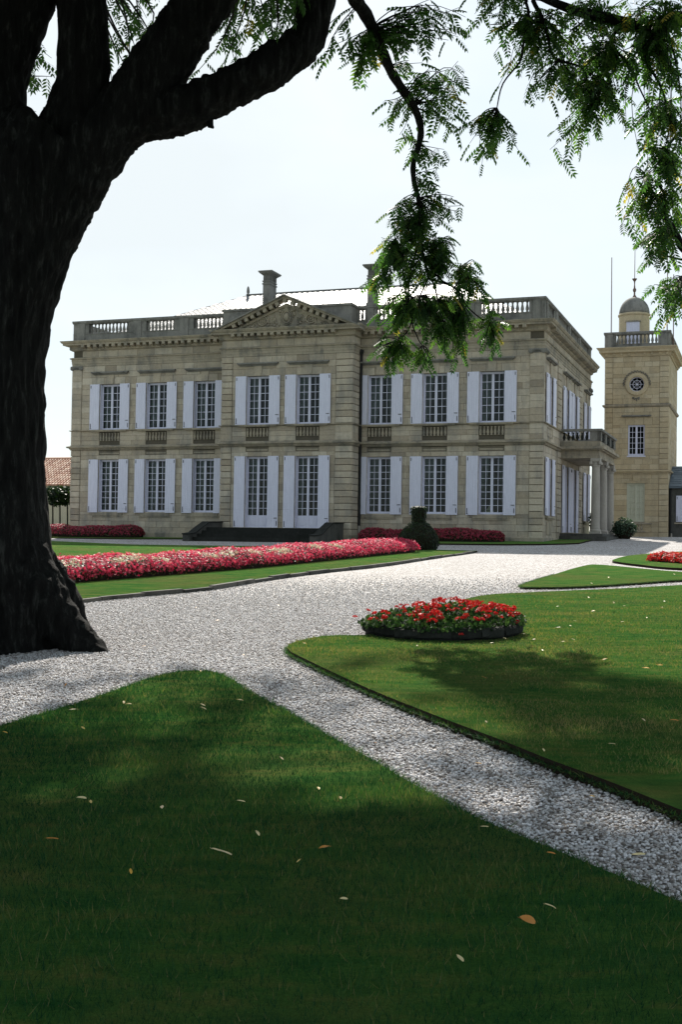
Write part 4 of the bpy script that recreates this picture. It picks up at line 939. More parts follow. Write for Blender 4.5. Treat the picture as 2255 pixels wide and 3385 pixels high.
vs, fs, ts = [], [], []; off = 0
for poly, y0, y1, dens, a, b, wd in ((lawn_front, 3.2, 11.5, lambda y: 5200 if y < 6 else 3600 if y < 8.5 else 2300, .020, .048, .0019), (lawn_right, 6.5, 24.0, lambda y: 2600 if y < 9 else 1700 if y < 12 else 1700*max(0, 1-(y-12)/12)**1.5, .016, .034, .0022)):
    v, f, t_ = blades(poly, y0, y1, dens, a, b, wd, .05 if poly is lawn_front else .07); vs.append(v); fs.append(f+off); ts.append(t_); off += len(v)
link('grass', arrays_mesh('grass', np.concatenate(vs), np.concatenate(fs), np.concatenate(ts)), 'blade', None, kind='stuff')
# turf fringe hanging over the cut edges
def fringe(poly, step, ymax):
    ps = []
    for (x0, y0), (x1, y1) in zip(poly, poly[1:]+poly[:1]):
        if min(y0, y1) > ymax or min(y0, y1) < 3 or abs(x0) > 8: continue
        L_ = math.hypot(x1-x0, y1-y0); n = int(L_/step)
        for i in range(n): t = (i+random.random())/n; ps.append((x0+(x1-x0)*t, y0+(y1-y0)*t))
    p = np.array(ps); N = len(p); p += rng.normal(0, .02, p.shape)
    pos = np.stack([p[:, 0], p[:, 1], SY*p[:, 1]+SX*p[:, 0]+.04], 1); a = rng.uniform(0, 2*np.pi, N); h = rng.uniform(.025, .07, N)
    rgt = np.stack([np.cos(a), np.sin(a), np.zeros(N)], 1)*.003; tip = pos+np.stack([rng.normal(0, .6, N)*h, rng.normal(0, .6, N)*h, h*rng.uniform(-.6, .7, N)], 1)
    return np.stack([pos-rgt, pos+rgt, tip], 1).reshape(-1, 3), np.arange(N*3).reshape(-1, 3), np.repeat(np.clip(rng.normal(.3, .2, N), 0, 1), 3)
vs, fs, ts = [], [], []; off = 0
for poly, ymax in ((lawn_front, 14), (lawn_right, 16), (lawn_mid, 26)):
    v, f, t_ = fringe(poly, .0011, ymax); vs.append(v); fs.append(f+off); ts.append(t_); off += len(v)
link('edge_grass', arrays_mesh('edge_grass', np.concatenate(vs), np.concatenate(fs), np.concatenate(ts)), 'blade', None, kind='stuff')
# ---- loose pebbles
pts = []
for ya in np.arange(4.5, 27, .5):
    hw = .31*(ya+.5)+.2; N = int((4600 if ya < 8 else 3800 if ya < 13 else 3600*max(0, 1-(ya-13)/14)**1.6)*2*hw*.5); px = rng.uniform(-hw, hw, N); py = rng.uniform(ya, ya+.5, N)
    k = ~(inside(px, py, lawn_front) | inside(px, py, lawn_right)); px, py = px[k], py[k]
    pts.append(np.stack([px, py, SY*py+SX*px+rng.uniform(-.004, .012, len(px))], 1))
pts = np.concatenate(pts); me = bpy.data.meshes.new('pebbles'); me.vertices.add(len(pts)); me.vertices.foreach_set('co', pts.astype(np.float32).ravel()); me.update()
peb = link('pebbles', me, None, None, kind='stuff')
ng = bpy.data.node_groups.new('pebble_scatter', 'GeometryNodeTree')
ng.interface.new_socket('Geometry', in_out='INPUT', socket_type='NodeSocketGeometry'); ng.interface.new_socket('Geometry', in_out='OUTPUT', socket_type='NodeSocketGeometry')
gi, go = ng.nodes.new('NodeGroupInput'), ng.nodes.new('NodeGroupOutput'); iop = ng.nodes.new('GeometryNodeInstanceOnPoints'); ico = ng.nodes.new('GeometryNodeMeshIcoSphere')
ico.inputs['Radius'].default_value = 1; ico.inputs['Subdivisions'].default_value = 1
sm = ng.nodes.new('GeometryNodeSetMaterial'); sm.inputs['Material'].default_value = M['pebble']; shd = ng.nodes.new('GeometryNodeSetShadeSmooth')
rs = ng.nodes.new('FunctionNodeRandomValue'); rs.data_type = 'FLOAT_VECTOR'; rs.inputs[0].default_value = (.005, .005, .003); rs.inputs[1].default_value = (.0135, .011, .008)
rr_ = ng.nodes.new('FunctionNodeRandomValue'); rr_.data_type = 'FLOAT_VECTOR'; rr_.inputs[0].default_value = (-.5, -.5, 0); rr_.inputs[1].default_value = (.5, .5, 6.28); rr_.inputs['Seed'].default_value = 3
nl = ng.links.new; nl(ico.outputs['Mesh'], sm.inputs[0]); nl(sm.outputs[0], shd.inputs[0]); nl(shd.outputs[0], iop.inputs['Instance']); nl(gi.outputs[0], iop.inputs['Points'])
nl(rs.outputs[0], iop.inputs['Scale']); nl(rr_.outputs[0], iop.inputs['Rotation']); nl(iop.outputs[0], go.inputs[0])
md = peb.modifiers.new('scatter', 'NODES'); md.node_group = ng
# ------------------------------------------------------------------ flower beds
PET = np.array([(0, 0, 0), (.5, .28, .12), (1, 0, .22), (.5, -.28, .12)])
def blossom(npet=4, tilt=.5):
    v = []; f = []
    for i in range(npet):
        a = 2*math.pi*i/npet; c, s = math.cos(a), math.sin(a)
        for x, y, z in PET: v.append((x*c-y*s, x*s+y*c, z*tilt*2))
        f.append((4*i, 4*i+1, 4*i+2, 4*i+3))
    return np.array(v), np.array(f)
BL4 = blossom(4); BL5 = blossom(5, .3)
LEAFQ = (np.array([(0, 0, 0), (.45, .4, .10), (0, 1, -.08), (-.45, .4, .10)]), np.array([(0, 1, 2, 3)]))
def rots_from_normals(nrm_, jitter):
    N = len(nrm_); n = nrm_+rng.normal(0, jitter, (N, 3)); a = rng.normal(0, 1, (N, 3)); return rots(np.cross(n, a), n)
def bed(root, axis_pts, half_w, height, n_bl, mats, size, white=(), leaves=True, leaf='begonia_leaf', wob=.06):
    """flower mound along an axis; axis_pts are ground points"""
    A = [Vector(p) for p in axis_pts]; base = root.location
    ax = np.array([(q.x, q.y) for q in A]); seg = np.hypot(*np.diff(ax, axis=0).T); cum = np.concatenate([[0], np.cumsum(seg)]); Ltot = cum[-1]
    def surf(t, a, k=1.0):
        s = t*Ltot; x = np.interp(s, cum, ax[:, 0]); y = np.interp(s, cum, ax[:, 1]); i = np.clip(np.searchsorted(cum, s)-1, 0, len(seg)-1)
        d = (ax[i+1]-ax[i])/seg[i][:, None]; nx, ny = -d[:, 1], d[:, 0]
        endr = np.sqrt(np.clip(1-np.clip(np.abs(s-Ltot/2)-(Ltot/2-half_w), 0, None)**2/half_w**2, 0.02, 1))
        wv = 1+wob*2*np.sin(s*2.3+1)*np.sin(s*.9)
        o = np.cos(a)*half_w*endr*k; h = np.sin(a)**.6*height*(endr**.5)*wv*k
        px, py = x+nx*o, y+ny*o; g = SY*np.minimum(py, 62)+SX*px+.05
        nv = np.stack([nx*np.cos(a)*.8, ny*np.cos(a)*.8, np.sin(a)+.15], 1)
        return np.stack([px-base.x, py-base.y, g+h-base.z], 1), nv
    nt_, na = 60, 9; T, AA = np.meshgrid(np.linspace(0, 1, nt_), np.linspace(0.0, math.pi, na), indexing='ij'); P, _ = surf(T.ravel(), AA.ravel(), .86); P[:, 2] -= .03
    F = np.array([(i*na+j, (i+1)*na+j, (i+1)*na+j+1, i*na+j+1) for i in range(nt_-1) for j in range(na-1)])
    link('bed_core', arrays_mesh('bed_core', P, F), 'soil', root)
    if leaves:
        N = int(n_bl*.8); p, nv = surf(rng.random(N), rng.uniform(.03, math.pi-.03, N), .95); R_ = rots_from_normals(nv, .5)
        v, f, t_ = scatter(*LEAFQ, p, R_, rng.uniform(.8, 1.5, N)*size*1.25, rng.random(N)); link('bed_leaves', arrays_mesh('bed_leaves', v, f, t_), leaf, root, kind='stuff')
    a = rng.uniform(.10, math.pi-.10, n_bl); p, nv = surf(rng.random(n_bl), a, 1.0); p += rng.normal(0, .022, p.shape)
    R_ = rots_from_normals(nv, .55); sc_ = rng.uniform(.7, 1.35, n_bl)*size; wh = np.zeros(n_bl, bool)
    for wp, rx_, ry_ in white:
        q = (p[:, :2]+np.array([base.x, base.y]))-np.array([wp.x, wp.y]); al, ac = q[:, 0]*dd.x+q[:, 1]*dd.y, -q[:, 0]*dd.y+q[:, 1]*dd.x; wh |= ((al/rx_)**2+(ac/ry_)**2 < rng.uniform(.5, 1.3, n_bl)) & (rng.random(n_bl) < .85)
    for k, mt, nm in ((~wh, mats[0], 'blossoms'), (wh, mats[-1], 'pale_blossoms')):
        if not k.any(): continue
        v, f, t_ = scatter(*BL4, p[k], R_[k], sc_[k], rng.random(k.sum())); link(nm, arrays_mesh(nm, v, f, t_), mt, root, kind='stuff')
def lift(p, h=.36):
    d = ray(*p); t = -(EYE-h)/(d.z-SY*d.y-SX*d.x); return CAM+d*t
e0, e1 = gpix(165, 1347), gpix(955, 1271); dd = (e1-e0).normalized(); nb = Vector((-dd.y, dd.x, 0)); HWB = .85
mid = gpix(601, 1311)+nb*HWB*.9; a0 = e0-dd*2.2+nb*HWB; a1 = e1+nb*HWB*.55
pk = empty('pink_flower_bed', a0, 'long bed of pink begonias with evenly spaced cream patches across the left lawn', 'flower bed')
def on_axis(p):
    best = None
    for s0, s1 in ((a0, mid), (mid, a1)):
        ab = s1-s0; t = min(1, max(0, ((p.x-s0.x)*ab.x+(p.y-s0.y)*ab.y)/(ab.x**2+ab.y**2))); q = s0+ab*t; dq = math.hypot(p.x-q.x, p.y-q.y)
        if best is None or dq < best[0]: best = (dq, q)
    return best[1]-nb*.50
whites = [(on_axis(lift(q)), .34, .20) for q in [(248, 1305), (359, 1294), (345, 1297), (444, 1291), (534, 1283.6), (599, 1281), (671, 1277), (727, 1273), (779, 1272), (825, 1266), (866, 1262)]]
bed(pk, [a0, mid, a1], HWB, .42, 24000, ('pink', 'white_petal'), .030, whites)
Rl = lambda u, v: BASE+Rz @ Vector((u, v, 0))
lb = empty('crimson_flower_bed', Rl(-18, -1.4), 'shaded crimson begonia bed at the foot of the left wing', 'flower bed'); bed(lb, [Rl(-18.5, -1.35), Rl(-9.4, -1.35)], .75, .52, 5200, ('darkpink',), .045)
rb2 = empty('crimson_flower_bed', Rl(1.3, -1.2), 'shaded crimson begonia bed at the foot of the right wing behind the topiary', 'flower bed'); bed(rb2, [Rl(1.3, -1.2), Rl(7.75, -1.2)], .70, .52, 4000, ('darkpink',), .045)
f0, f1 = gpix(1474, 1294), gpix(1640, 1306); rdv = (f1-f0).normalized(); rn = Vector((-rdv.y, rdv.x, 0)); rn = rn if rn.y > 0 else -rn
r3 = empty('scarlet_flower_bed', f0, 'scarlet salvia bed on the small lawn at the right edge', 'flower bed'); bed(r3, [f0+rn*.5, f1+rn*.5], .5, .22, 2600, ('red',), .04, leaf='geranium_leaf')
# ------------------------------------------------------------------ topiary
tp = gpix(962, 1267)
top = empty('topiary', tp, 'dark clipped topiary with flared square head on a domed body beside the pink bed', 'topiary')
prof = [(.57, 0), (.64, .15), (.675, .33), (.66, .48), (.58, .65), (.47, .80), (.34, .93), (.235, .99), (.22, 1.03), (.235, 1.15), (.262, 1.35), (.275, 1.47), (.24, 1.51), (.0, 1.52)]
mb = MB(); mb.lathe([(max(.0, r-.03), z) for r, z in prof], n=20); mb.build('core', 'soil', top)
pr = np.array(prof); cl = np.concatenate([[0], np.cumsum(np.hypot(*np.diff(pr, axis=0).T))]); N = 15000; s = rng.random(N)*cl[-1]
r_ = np.interp(s, cl, pr[:, 0]); z_ = np.interp(s, cl, pr[:, 1]); keep = rng.random(N) < (r_/.68+.12); r_, z_ = r_[keep], z_[keep]; N = len(r_); a = rng.uniform(0, 2*np.pi, N)
bump_ = 1+.05*np.sin(a*5+z_*7)*np.sin(z_*9+a*3)
nv = np.stack([np.cos(a), np.sin(a), np.where(z_ > 1.48, 2.0, .2)], 1); p = np.stack([r_*bump_*np.cos(a), r_*bump_*np.sin(a), z_], 1)+rng.normal(0, .012, (N, 3))
v, f, t_ = scatter(*LEAFQ, p, rots_from_normals(nv, .8), rng.uniform(.022, .042, N), rng.random(N)); link('foliage', arrays_mesh('foliage', v, f, t_), 'box', top, kind='stuff')
def bush(root, c, rx_, ry_, rz_, n, size, mat, low=.0, gaps=0):
    u = rng.normal(0, 1, (n, 3)); u /= np.linalg.norm(u, axis=1, keepdims=True); k = rng.uniform(.55, 1.0, n)**.5
    lump = np.array([1+.28*noise.noise((q[0]*2.4+gaps, q[1]*2.4, q[2]*2.4)) for q in u]); p = u*np.array([rx_, ry_, rz_])*(k*lump)[:, None]+np.array(c)
    p[:, 2] = np.maximum(p[:, 2], low+.02)
    v, f, t_ = scatter(*LEAFQ, p, rots_from_normals(u, .9), rng.uniform(.7, 1.4, n)*size, np.clip(rng.normal(.45, .3, n)+.3*u[:, 2], 0, 1.1)); return link('foliage', arrays_mesh('foliage', v, f, t_), mat, root, kind='stuff')
sp = gpix(1436, 1238.5); sh = empty('shrub', (sp.x, sp.y, gz(sp.x, sp.y)), 'dark rounded shrub with pale leaf tips between the portico and the tower', 'shrub')
mb = MB(); mb.lathe([(.28, 0), (.42, .3), (.4, .6), (.0, .8)], n=12); mb.build('core', 'soil', sh); bush(sh, (0, 0, .50), .58, .5, .50, 2600, .07, 'shrub')
q = Rl(9.85, 11.6); pp = empty('potted_plant', (q.x, q.y, EYE+.44), 'dark tub with a straggling plant under the portico', 'plant')
mb = MB(); mb.lathe([(.24, 0), (.26, .05), (.30, .55), (.34, .60), (.34, .66), (.28, .66)], n=14); mb.build('tub', 'pipe', pp); bush(pp, (0, 0, .95), .38, .38, .42, 420, .08, 'shrub', .6)
# trained trees in front of the outbuilding
for i, (px, py, lab) in enumerate(((120, 1206, 'small dark trained tree in front of the outbuilding, half hidden by the big trunk'), (136.5, 1206, 'small dark trained tree in front of the outbuilding, left of the slender one'), (154, 1206, 'small slender dark tree hard against the left corner of the chateau'))):
    b = at(px, py, 66+i*.6); b.z = gz(b.x, b.y); tr = empty('trained_tree', b, lab, 'tree', 'trained trees by the outbuilding')
    mb = MB(); mb.tube([(0, 0, -.1), (.01, 0, .8), (-.02, .02, 1.7), (.0, 0, 2.5)], [.05, .042, .04, .03], 7)
    for k in range(7): a = k*2.4; mb.tube([(0, 0, 1.7+.08*k), (.25*math.cos(a), .25*math.sin(a), 1.85+.09*k), (.5*math.cos(a), .5*math.sin(a), 1.95+.1*k)], [.02, .014, .006], 5)
    mb.build('trunk', 'bark', tr); bush(tr, (0, 0, 2.15), .62, .6, .52, 620, .14, 'box', 1.4, i*3)
# ------------------------------------------------------------------ round stone planter with geraniums
pc = gpix(1012, 1489)+Vector((.10, .92, 0)); PRr = .91
pl = empty('stone_planter', pc, 'low round planter ring of dark mossy stones on the lawn edge', 'planter')
def ringstone(r0, r1, za, zb, n, ph):
    for i in range(n):
        g = .004/r1; A0, A1 = ph+2*math.pi*i/n+g, ph+2*math.pi*(i+1)/n-g; mb = MB(); vs = []; m_ = 6; jit = random.uniform(-.008, .008); zj = random.uniform(-.006, .006)
        for j in range(m_+1):
            a = A0+(A1-A0)*j/m_
            for r, z in ((r0, za), (r1+jit-.012, za), (r1+jit+random.uniform(-.012, .012), za+.02), (r1+jit+random.uniform(-.015, .012), zb+zj-.025), (r1+jit-.025, zb+zj+random.uniform(-.012, .008)), (r0, zb+zj)):
                x, y = r*math.cos(a), r*math.sin(a); vs.append((x, y, z+SY*y+SX*x+.004*math.sin(a*9+z*50)))
        fs = [(j*6+k, (j+1)*6+k, (j+1)*6+(k+1) % 6, j*6+(k+1) % 6) for j in range(m_) for k in range(6)]+[tuple(range(6)), tuple(m_*6+k for k in range(5, -1, -1))]
        mb.add(vs, fs, random.random()); mb.build('stone', 'moss_stone', pl)
ringstone(.70, .875, -.06, .115, 17, .1); ringstone(.68, .91, .119, .228, 17, .31)
mb = MB(); n = 24; mb.add([(.71*math.cos(2*math.pi*i/n), .71*math.sin(2*math.pi*i/n), .15+SY*.71*math.sin(2*math.pi*i/n)) for i in range(n)], [tuple(range(n))]); mb.build('soil', 'soil', pl)
gm = empty('geraniums', pc+Vector((0, 0, .195)), 'mass of red geraniums spilling over the round stone planter', 'flowers')
def gh(x, y):                                                                # height of the planting above the rim
    xx = x/.88; prof_ = np.interp(xx, [-1.1, -.9, -.6, -.35, 0, .3, .65, .95, 1.1], [.02, .06, .15, .18, .24, .23, .19, .15, .06]); return prof_*np.sqrt(np.clip(1-(y/.95)**2, .02, 1))
N = 5200; a = rng.uniform(0, 2*np.pi, N); r = .95*np.sqrt(rng.random(N)); x, y = r*np.cos(a), r*np.sin(a); z = gh(x, y)*rng.uniform(.25, .95, N)
p = np.stack([x, y, z+SY*y+SX*x], 1); nv = np.stack([x*.8, y*.8-.2, np.full(N, .7)], 1)
v, f, t_ = scatter(*LEAFQ, p, rots_from_normals(nv, .6), rng.uniform(.03, .06, N), rng.random(N)); link('leaves', arrays_mesh('leaves', v, f, t_), 'geranium_leaf', gm, kind='stuff')
heads = []
def head_mesh():
    n = 15; u = rng.normal(0, 1, (n, 3)); u[:, 2] = np.abs(u[:, 2])*.7+.1; u /= np.linalg.norm(u, axis=1, keepdims=True); v, f, t_ = scatter(*BL5, u*np.array([.034, .034, .024]), rots_from_normals(u, .35), rng.uniform(.014, .021, n), rng.random(n)); me = arrays_mesh('flower_head', v, f, t_); me.materials.append(M['red']); return me
HM = [head_mesh() for _ in range(4)]
stems = MB()
spots = []
while len(spots) < 185:
    a_, r__ = random.uniform(0, 2*math.pi), .90*math.sqrt(random.random()); x_, y_ = r__*math.cos(a_), r__*math.sin(a_)
    if random.random() > .35+.45*(x_+.6)+(.2 if y_ < .2 else 0): continue
    spots.append((x_, y_, float(gh(x_, y_))*random.uniform(.92, 1.12)+.02 if random.random() > .25 else float(gh(x_, y_))*random.uniform(.5, .9)+.03))
spots += [(-1.0, .25, .05), (-.86, -.30, .17), (.12, -.97, -.02), (.80, -.42, .06)]
for x_, y_, z_1 in spots:
    o = link('flower_head', random.choice(HM), None, gm); zb_ = z_1+SY*y_+SX*x_; o.location = (x_, y_, zb_); o.rotation_euler = (random.uniform(-.6, .3), random.uniform(-.4, .4), random.uniform(0, 6)); k = random.uniform(.65, 1.05); o.scale = (k, k, k)
    stems.tube([(x_*.85, y_*.85, zb_-.16), (x_*.95, y_*.95, zb_-.06), (x_, y_, zb_)], .003, 4)
stems.build('stems', 'geranium_leaf', gm, kind='stuff')
# ------------------------------------------------------------------ fallen leaves
def fallen(me_l, wdt, curl):
    vs = []; fs = []; n = 6
    for j in range(n+1):
        t = j/n; wd_ = wdt*math.sin(math.pi*min(1, t*.92+.06))**.8*(1-.25*t); zc = curl*math.sin(t*math.pi*.9)*.5
        for s in (-1, 0, 1): vs.append((s*wd_*.5, t-.5, zc+abs(s)*curl*.30+.02*math.sin(7*t+s)))
    for j in range(n):
        for s in range(2): k = j*3+s; fs.append((k, k+1, k+4, k+3))
    mb = MB(); mb.add(vs, fs); mb.tube([(0, .46, 0), (.02, .62, .03)], .012, 4); mb.t = [me_l]*len(mb.v); return mb.mesh('fallen_leaf', True)
FT = {}
def fl(x, y, kind, px, rot, lab=None, wdt=.36, curl=.35):
    curl *= .35
    tone = {'o': .28, 'y': .52, 't': .78, 'c': 1.05, 'b': .08}[kind]; key = (kind, round(wdt, 2), round(curl, 2))
    if key not in FT: FT[key] = fallen(tone, wdt, curl); FT[key].materials.append(M['fallen'])
    g = gpix(x, y); onl = any(inside(np.array([g.x]), np.array([g.y]), q)[0] for q in (lawn_front, lawn_right, lawn_mid))
    o = link('fallen_leaf', FT[key], None); k = px*1.08/2767*g.y; o.scale = (k,)*3; o.location = (g.x, g.y, g.z+(.098 if onl and g.y < 14 else .075 if onl else .022)); o.rotation_mode = 'ZYX'; o.rotation_euler = (random.uniform(.12, .6), random.uniform(-.3, .3), rot)
    o['category'] = 'leaf'
    if lab: o['label'] = lab
    return o, g
A_ = lambda x, y: (.5011*x, 1529.7+.5011*y)
B_ = lambda x, y: (782.2+.5011*x, 1529.7+.5011*y)
C_ = lambda x, y: (764.8+.5122*x, 1182+.5122*y)
hp = math.pi/2
big = [(A_(1015, 967), 't', 44, hp-.1, 'largest pale tan fallen leaf lying flat across the dark front lawn', .26, .25), (A_(1487, 945), 'b', 30, -.9, 'long brown fallen leaf on the front lawn right of the largest pale one', .28, .4), (A_(1178, 876), 'c', 19, .5, 'cream heart shaped fallen leaf on the dark front lawn, above the largest pale one', .5, .6),
 (A_(236, 902), 'b', 26, hp, 'narrow reddish brown fallen leaf at the left of the front lawn', .2, .3), (A_(596, 1062), 'o', 16, .3, 'bright orange fallen leaf on the dark front lawn, left of the largest pale one', .5, .4), (A_(372, 703), 'c', 22, hp-.3, 'cream curled fallen leaf beside a small yellow one on the left of the front lawn', .4, .5),
 (A_(413, 720), 'y', 13, .4, 'small yellow fallen leaf just right of a cream curled one', .5, .4), (A_(741, 747), 't', 15, .2, 'rounded tan fallen leaf in the left middle of the front lawn', .6, .5), (A_(1105, 718), 'c', 20, 1.1, 'thin pale fallen leaf in the centre of the front lawn', .22, .4), (A_(1459, 655), 'y', 13, .2, 'left one of two yellow fallen leaves near the middle of the front lawn', .6, .6),
 (A_(1560, 702), 'y', 13, .1, 'right one of two yellow fallen leaves near the middle of the front lawn', .6, .6), (A_(1368, 1010), 'y', 16, -.6, 'thin yellow fallen leaf between the two large tan and brown ones', .2, .4), (A_(1290, 508), 't', 12, .8, 'small tan fallen leaf upright in the middle upper part of the front lawn', .4, .6), (A_(20, 380), 'o', 12, 1.2, 'orange fallen leaf at the far left border of the front lawn', .5, .5),
 (A_(333, 268), 't', 19, -1.0, 'slim tan fallen leaf near the left gravel border of the front lawn', .2, .3), (A_(565, 233), 'y', 12, .2, 'left leaf of a yellow touching pair on the upper front lawn', .5, .6), (A_(588, 241), 'y', 13, 1.4, 'right leaf of a yellow touching pair on the upper front lawn', .4, .5), (A_(378, 358), 'y', 11, .9, 'small ochre fallen leaf below the yellow pair on the front lawn', .5, .5),
 (A_(928, 245), 't', 12, 1.2, 'upper of two tan fallen leaves near the tip of the front lawn', .4, .5), (A_(932, 262), 't', 13, 1.3, 'lower of two tan fallen leaves near the tip of the front lawn', .3, .5), (A_(1099, 221), 'y', 14, 1.5, 'yellow fallen leaf near the path side of the front lawn tip', .4, .4), (A_(918, 78), 'o', 6, .3, 'tiny orange fallen leaf at the very tip of the front lawn', .5, .4),
 (B_(15, 1198), 'c', 17, 1.3, 'cream curled fallen leaf low in the middle of the front lawn', .45, .7), (B_(963, 1235), 'c', 25, 1.3, 'white curled fallen leaf above the big brown one on the front lawn', .34, .5), (B_(858, 1305), 'b', 34, 1.2, 'big brown crumpled fallen leaf at the lower right of the front lawn', .7, .8), (B_(550, 1490), 'c', 32, .35, 'long cream fallen leaf pointing towards the viewer near the bottom', .32, .3),
 (B_(968, 973), 'b', 18, 1.3, 'dark brown fallen leaf on the right of the front lawn', .3, .5), (B_(663, 842), 'c', 16, 1.4, 'pale narrow fallen leaf on the front lawn near the gravel path', .26, .3), (B_(1370, 890), 'c', 32, hp+.2, 'long cream fallen leaf lying on the gravel path at right', .26, .2), (B_(205, 498), 'o', 10, .3, 'small rust fallen leaf on the front lawn beside the gravel path', .5, .4),
 (B_(635, 467), 'o', 14, 1.4, 'orange fallen leaf in the middle of the gravel path', .4, .4), (B_(933, 465), 'c', 9, .3, 'small cream fallen leaf at the far edge of the gravel path', .6, .5), (B_(1158, 619), 'o', 11, 1.1, 'small orange fallen leaf on the gravel path further right', .5, .4), (B_(670, 327), 't', 9, .4, 'small tan fallen leaf at the foot of the right lawn edge', .5, .5),
 (B_(1248, 436), 'c', 14, 1.2, 'pale fallen leaf on the right lawn close to its cut edge', .4, .4), (B_(1393, 318), 't', 11, .5, 'upright tan fallen leaf on the right lawn', .4, .6), (B_(1535, 321), 'b', 17, 1.4, 'brown fallen leaf by the right margin of the right lawn', .35, .5), (B_(1404, 63), 'o', 15, 1.5, 'left one of two rust fallen leaves side by side on the right lawn', .4, .3), (B_(1466, 48), 'o', 14, 1.3, 'right one of two rust fallen leaves side by side on the right lawn', .4, .3),
 (B_(1214, 20), 'o', 14, 1.5, 'orange fallen leaf left of the rust pair on the right lawn', .4, .3), (B_(662, 110), 'b', 11, 1.3, 'thin reddish fallen leaf on the shaded part of the right lawn', .25, .3)]
for (x, y), kd, px, rt, lab, wd_, cu in big: fl(x, y, kd, px, rt, lab, wd_, cu)
for x, y, lab in [(1010, 437, 'pale fallen leaf far back on the right lawn, behind the orange one'), (1310, 435, 'pale fallen leaf on the right lawn midway between the orange leaf and the margin'), (1490, 413, 'upper of two pale fallen leaves close together at the right margin of the right lawn'), (1480, 442, 'lower of two pale fallen leaves close together at the right margin of the right lawn'),
 (1263, 420, 'pale fallen leaf just right of and above the orange one on the right lawn'), (1068, 528, 'lower of two pale fallen leaves close together right of the planter'), (1088, 506, 'upper of two pale fallen leaves close together right of the planter'), (1302, 510, 'pale fallen leaf on the open grass well right of the planter, level with its foot'), (1412, 491, 'pale fallen leaf nearest the right margin level with the planter rim'),
 (857, 577, 'pale fallen leaf on the grass in the planter shadow, at its right foot'), (773, 598, 'pale fallen leaf below the right end of the planter'), (714, 620, 'pale fallen leaf in front of the right half of the planter'), (378, 633, 'pale fallen leaf in front of the left half of the planter'), (1035, 614, 'left of two pale fallen leaves in the tree shade right of the planter'), (1080, 603, 'right of two pale fallen leaves in the tree shade right of the planter'),
 (904, 603, 'pale fallen leaf at the top of the dark tree shade on the right lawn'), (942, 655, 'pale fallen leaf in the middle of the dark tree shade on the right lawn'), (1535, 285, 'pale fallen leaf at the right end of the triangular middle lawn'), (1163, 328, 'pale fallen leaf near the front edge of the triangular middle lawn'), (1150, 395, 'pale fallen leaf farthest back on the right lawn, near the thin gravel strip'), (1240, 300, 'pale fallen leaf in the centre of the triangular middle lawn')]:
    o, g = fl(*C_(x, y), random.choice('tcct'), random.uniform(6, 9), random.uniform(0, 3), lab, .45, .4); o['group'] = 'small pale fallen leaves on the right lawns'
fl(*C_(1170, 459), 'o', 10, 1.4, 'orange fallen leaf on the right lawn to the right of the planter', .4, .3); fl(*C_(1013, 537), 't', 12, 1.4, 'tan fallen leaf on the grass just right of the planter', .3, .3)
for (x, y), lab in [(A_(548, 133), 'brown fallen leaf on the gravel touching the left edge of the front lawn'), (B_(163, 370), 'brown fallen leaf at the near end of the sunlit stretch of gravel path'), ((900, 1700), 'brown fallen leaf in the middle of the gravel path between the two lawns'), ((640, 1395), 'brown fallen leaf on the open gravel left of the planter, the farther of two'), ((760, 1440), 'brown fallen leaf on the gravel close to the left end of the planter'), ((500, 1430), 'brown fallen leaf in the middle of the open gravel behind the lawn tip'),
 ((560, 1510), 'brown fallen leaf on the gravel between the two lawn tips'), ((330, 1490), 'brown fallen leaf on the gravel to the right of the tree root'), ((880, 1345), 'brown fallen leaf far away on the gravel behind the planter'), ((700, 1500), 'brown fallen leaf on the gravel just before the tip of the right lawn'), ((450, 1400), 'brown fallen leaf on the gravel nearest the stone edging'), ((300, 1560), 'brown fallen leaf on the gravel between tree and front lawn'), ((150, 1580), 'brown fallen leaf on the gravel in front of the tree trunk')]:
    o, g = fl(x, y, random.choice('bot'), random.uniform(6, 9), random.uniform(0, 3), lab, .45, .4); o['group'] = 'small brown fallen leaves on the gravel'
# ------------------------------------------------------------------ the big tree at left
def leaf_template(pairs=7, droop=.5):
    v = []; f = []; tn = []
    def lf(base, d, ln, wd, nrm_):
        d = d/np.linalg.norm(d); s = np.cross(d, nrm_); s /= np.linalg.norm(s)+1e-9; k = len(v)
        v.extend([base, base+d*ln*.4+s*wd, base+d*ln+np.array((0, 0, -.05*ln)), base+d*ln*.4-s*wd]); f.append((k, k+1, k+2, k+3))
    for i in range(pairs):
        t = .16+.78*i/(pairs-1); b = np.array((0, t, -.28*t*t)); ln = .40*(1-.35*abs(t-.5))
        for sd in (-1, 1): lf(b, np.array((sd*.85, .55, -droop-.1*sd*.3)), ln, .085, np.array((sd*.45, 0, 1.0)))
    lf(np.array((0, .95, -.26)), np.array((0, 1, -.7)), .36, .06, np.array((0, .3, 1.)))
    k = len(v); v.extend([np.array((-.006, 0, 0)), np.array((.006, 0, 0)), np.array((.004, .95, -.26)), np.array((-.004, .95, -.26))]); f.append((k, k+1, k+2, k+3))
    return np.array(v), np.array(f)
LT = leaf_template(5, .5); LT2 = leaf_template(5, .45)
def bezier_path(a, b, sag, n=7, wob=.08):
    a, b = Vector(a), Vector(b); out = []; L_ = (b-a).length; o1 = Vector((random.gauss(0, wob), random.gauss(0, wob), random.gauss(0, wob)))*L_
    for i in range(n+1): t = i/n; out.append(a.lerp(b, t)+Vector((0, 0, sag*L_*math.sin(math.pi*t)))+o1*math.sin(math.pi*t))
    return out
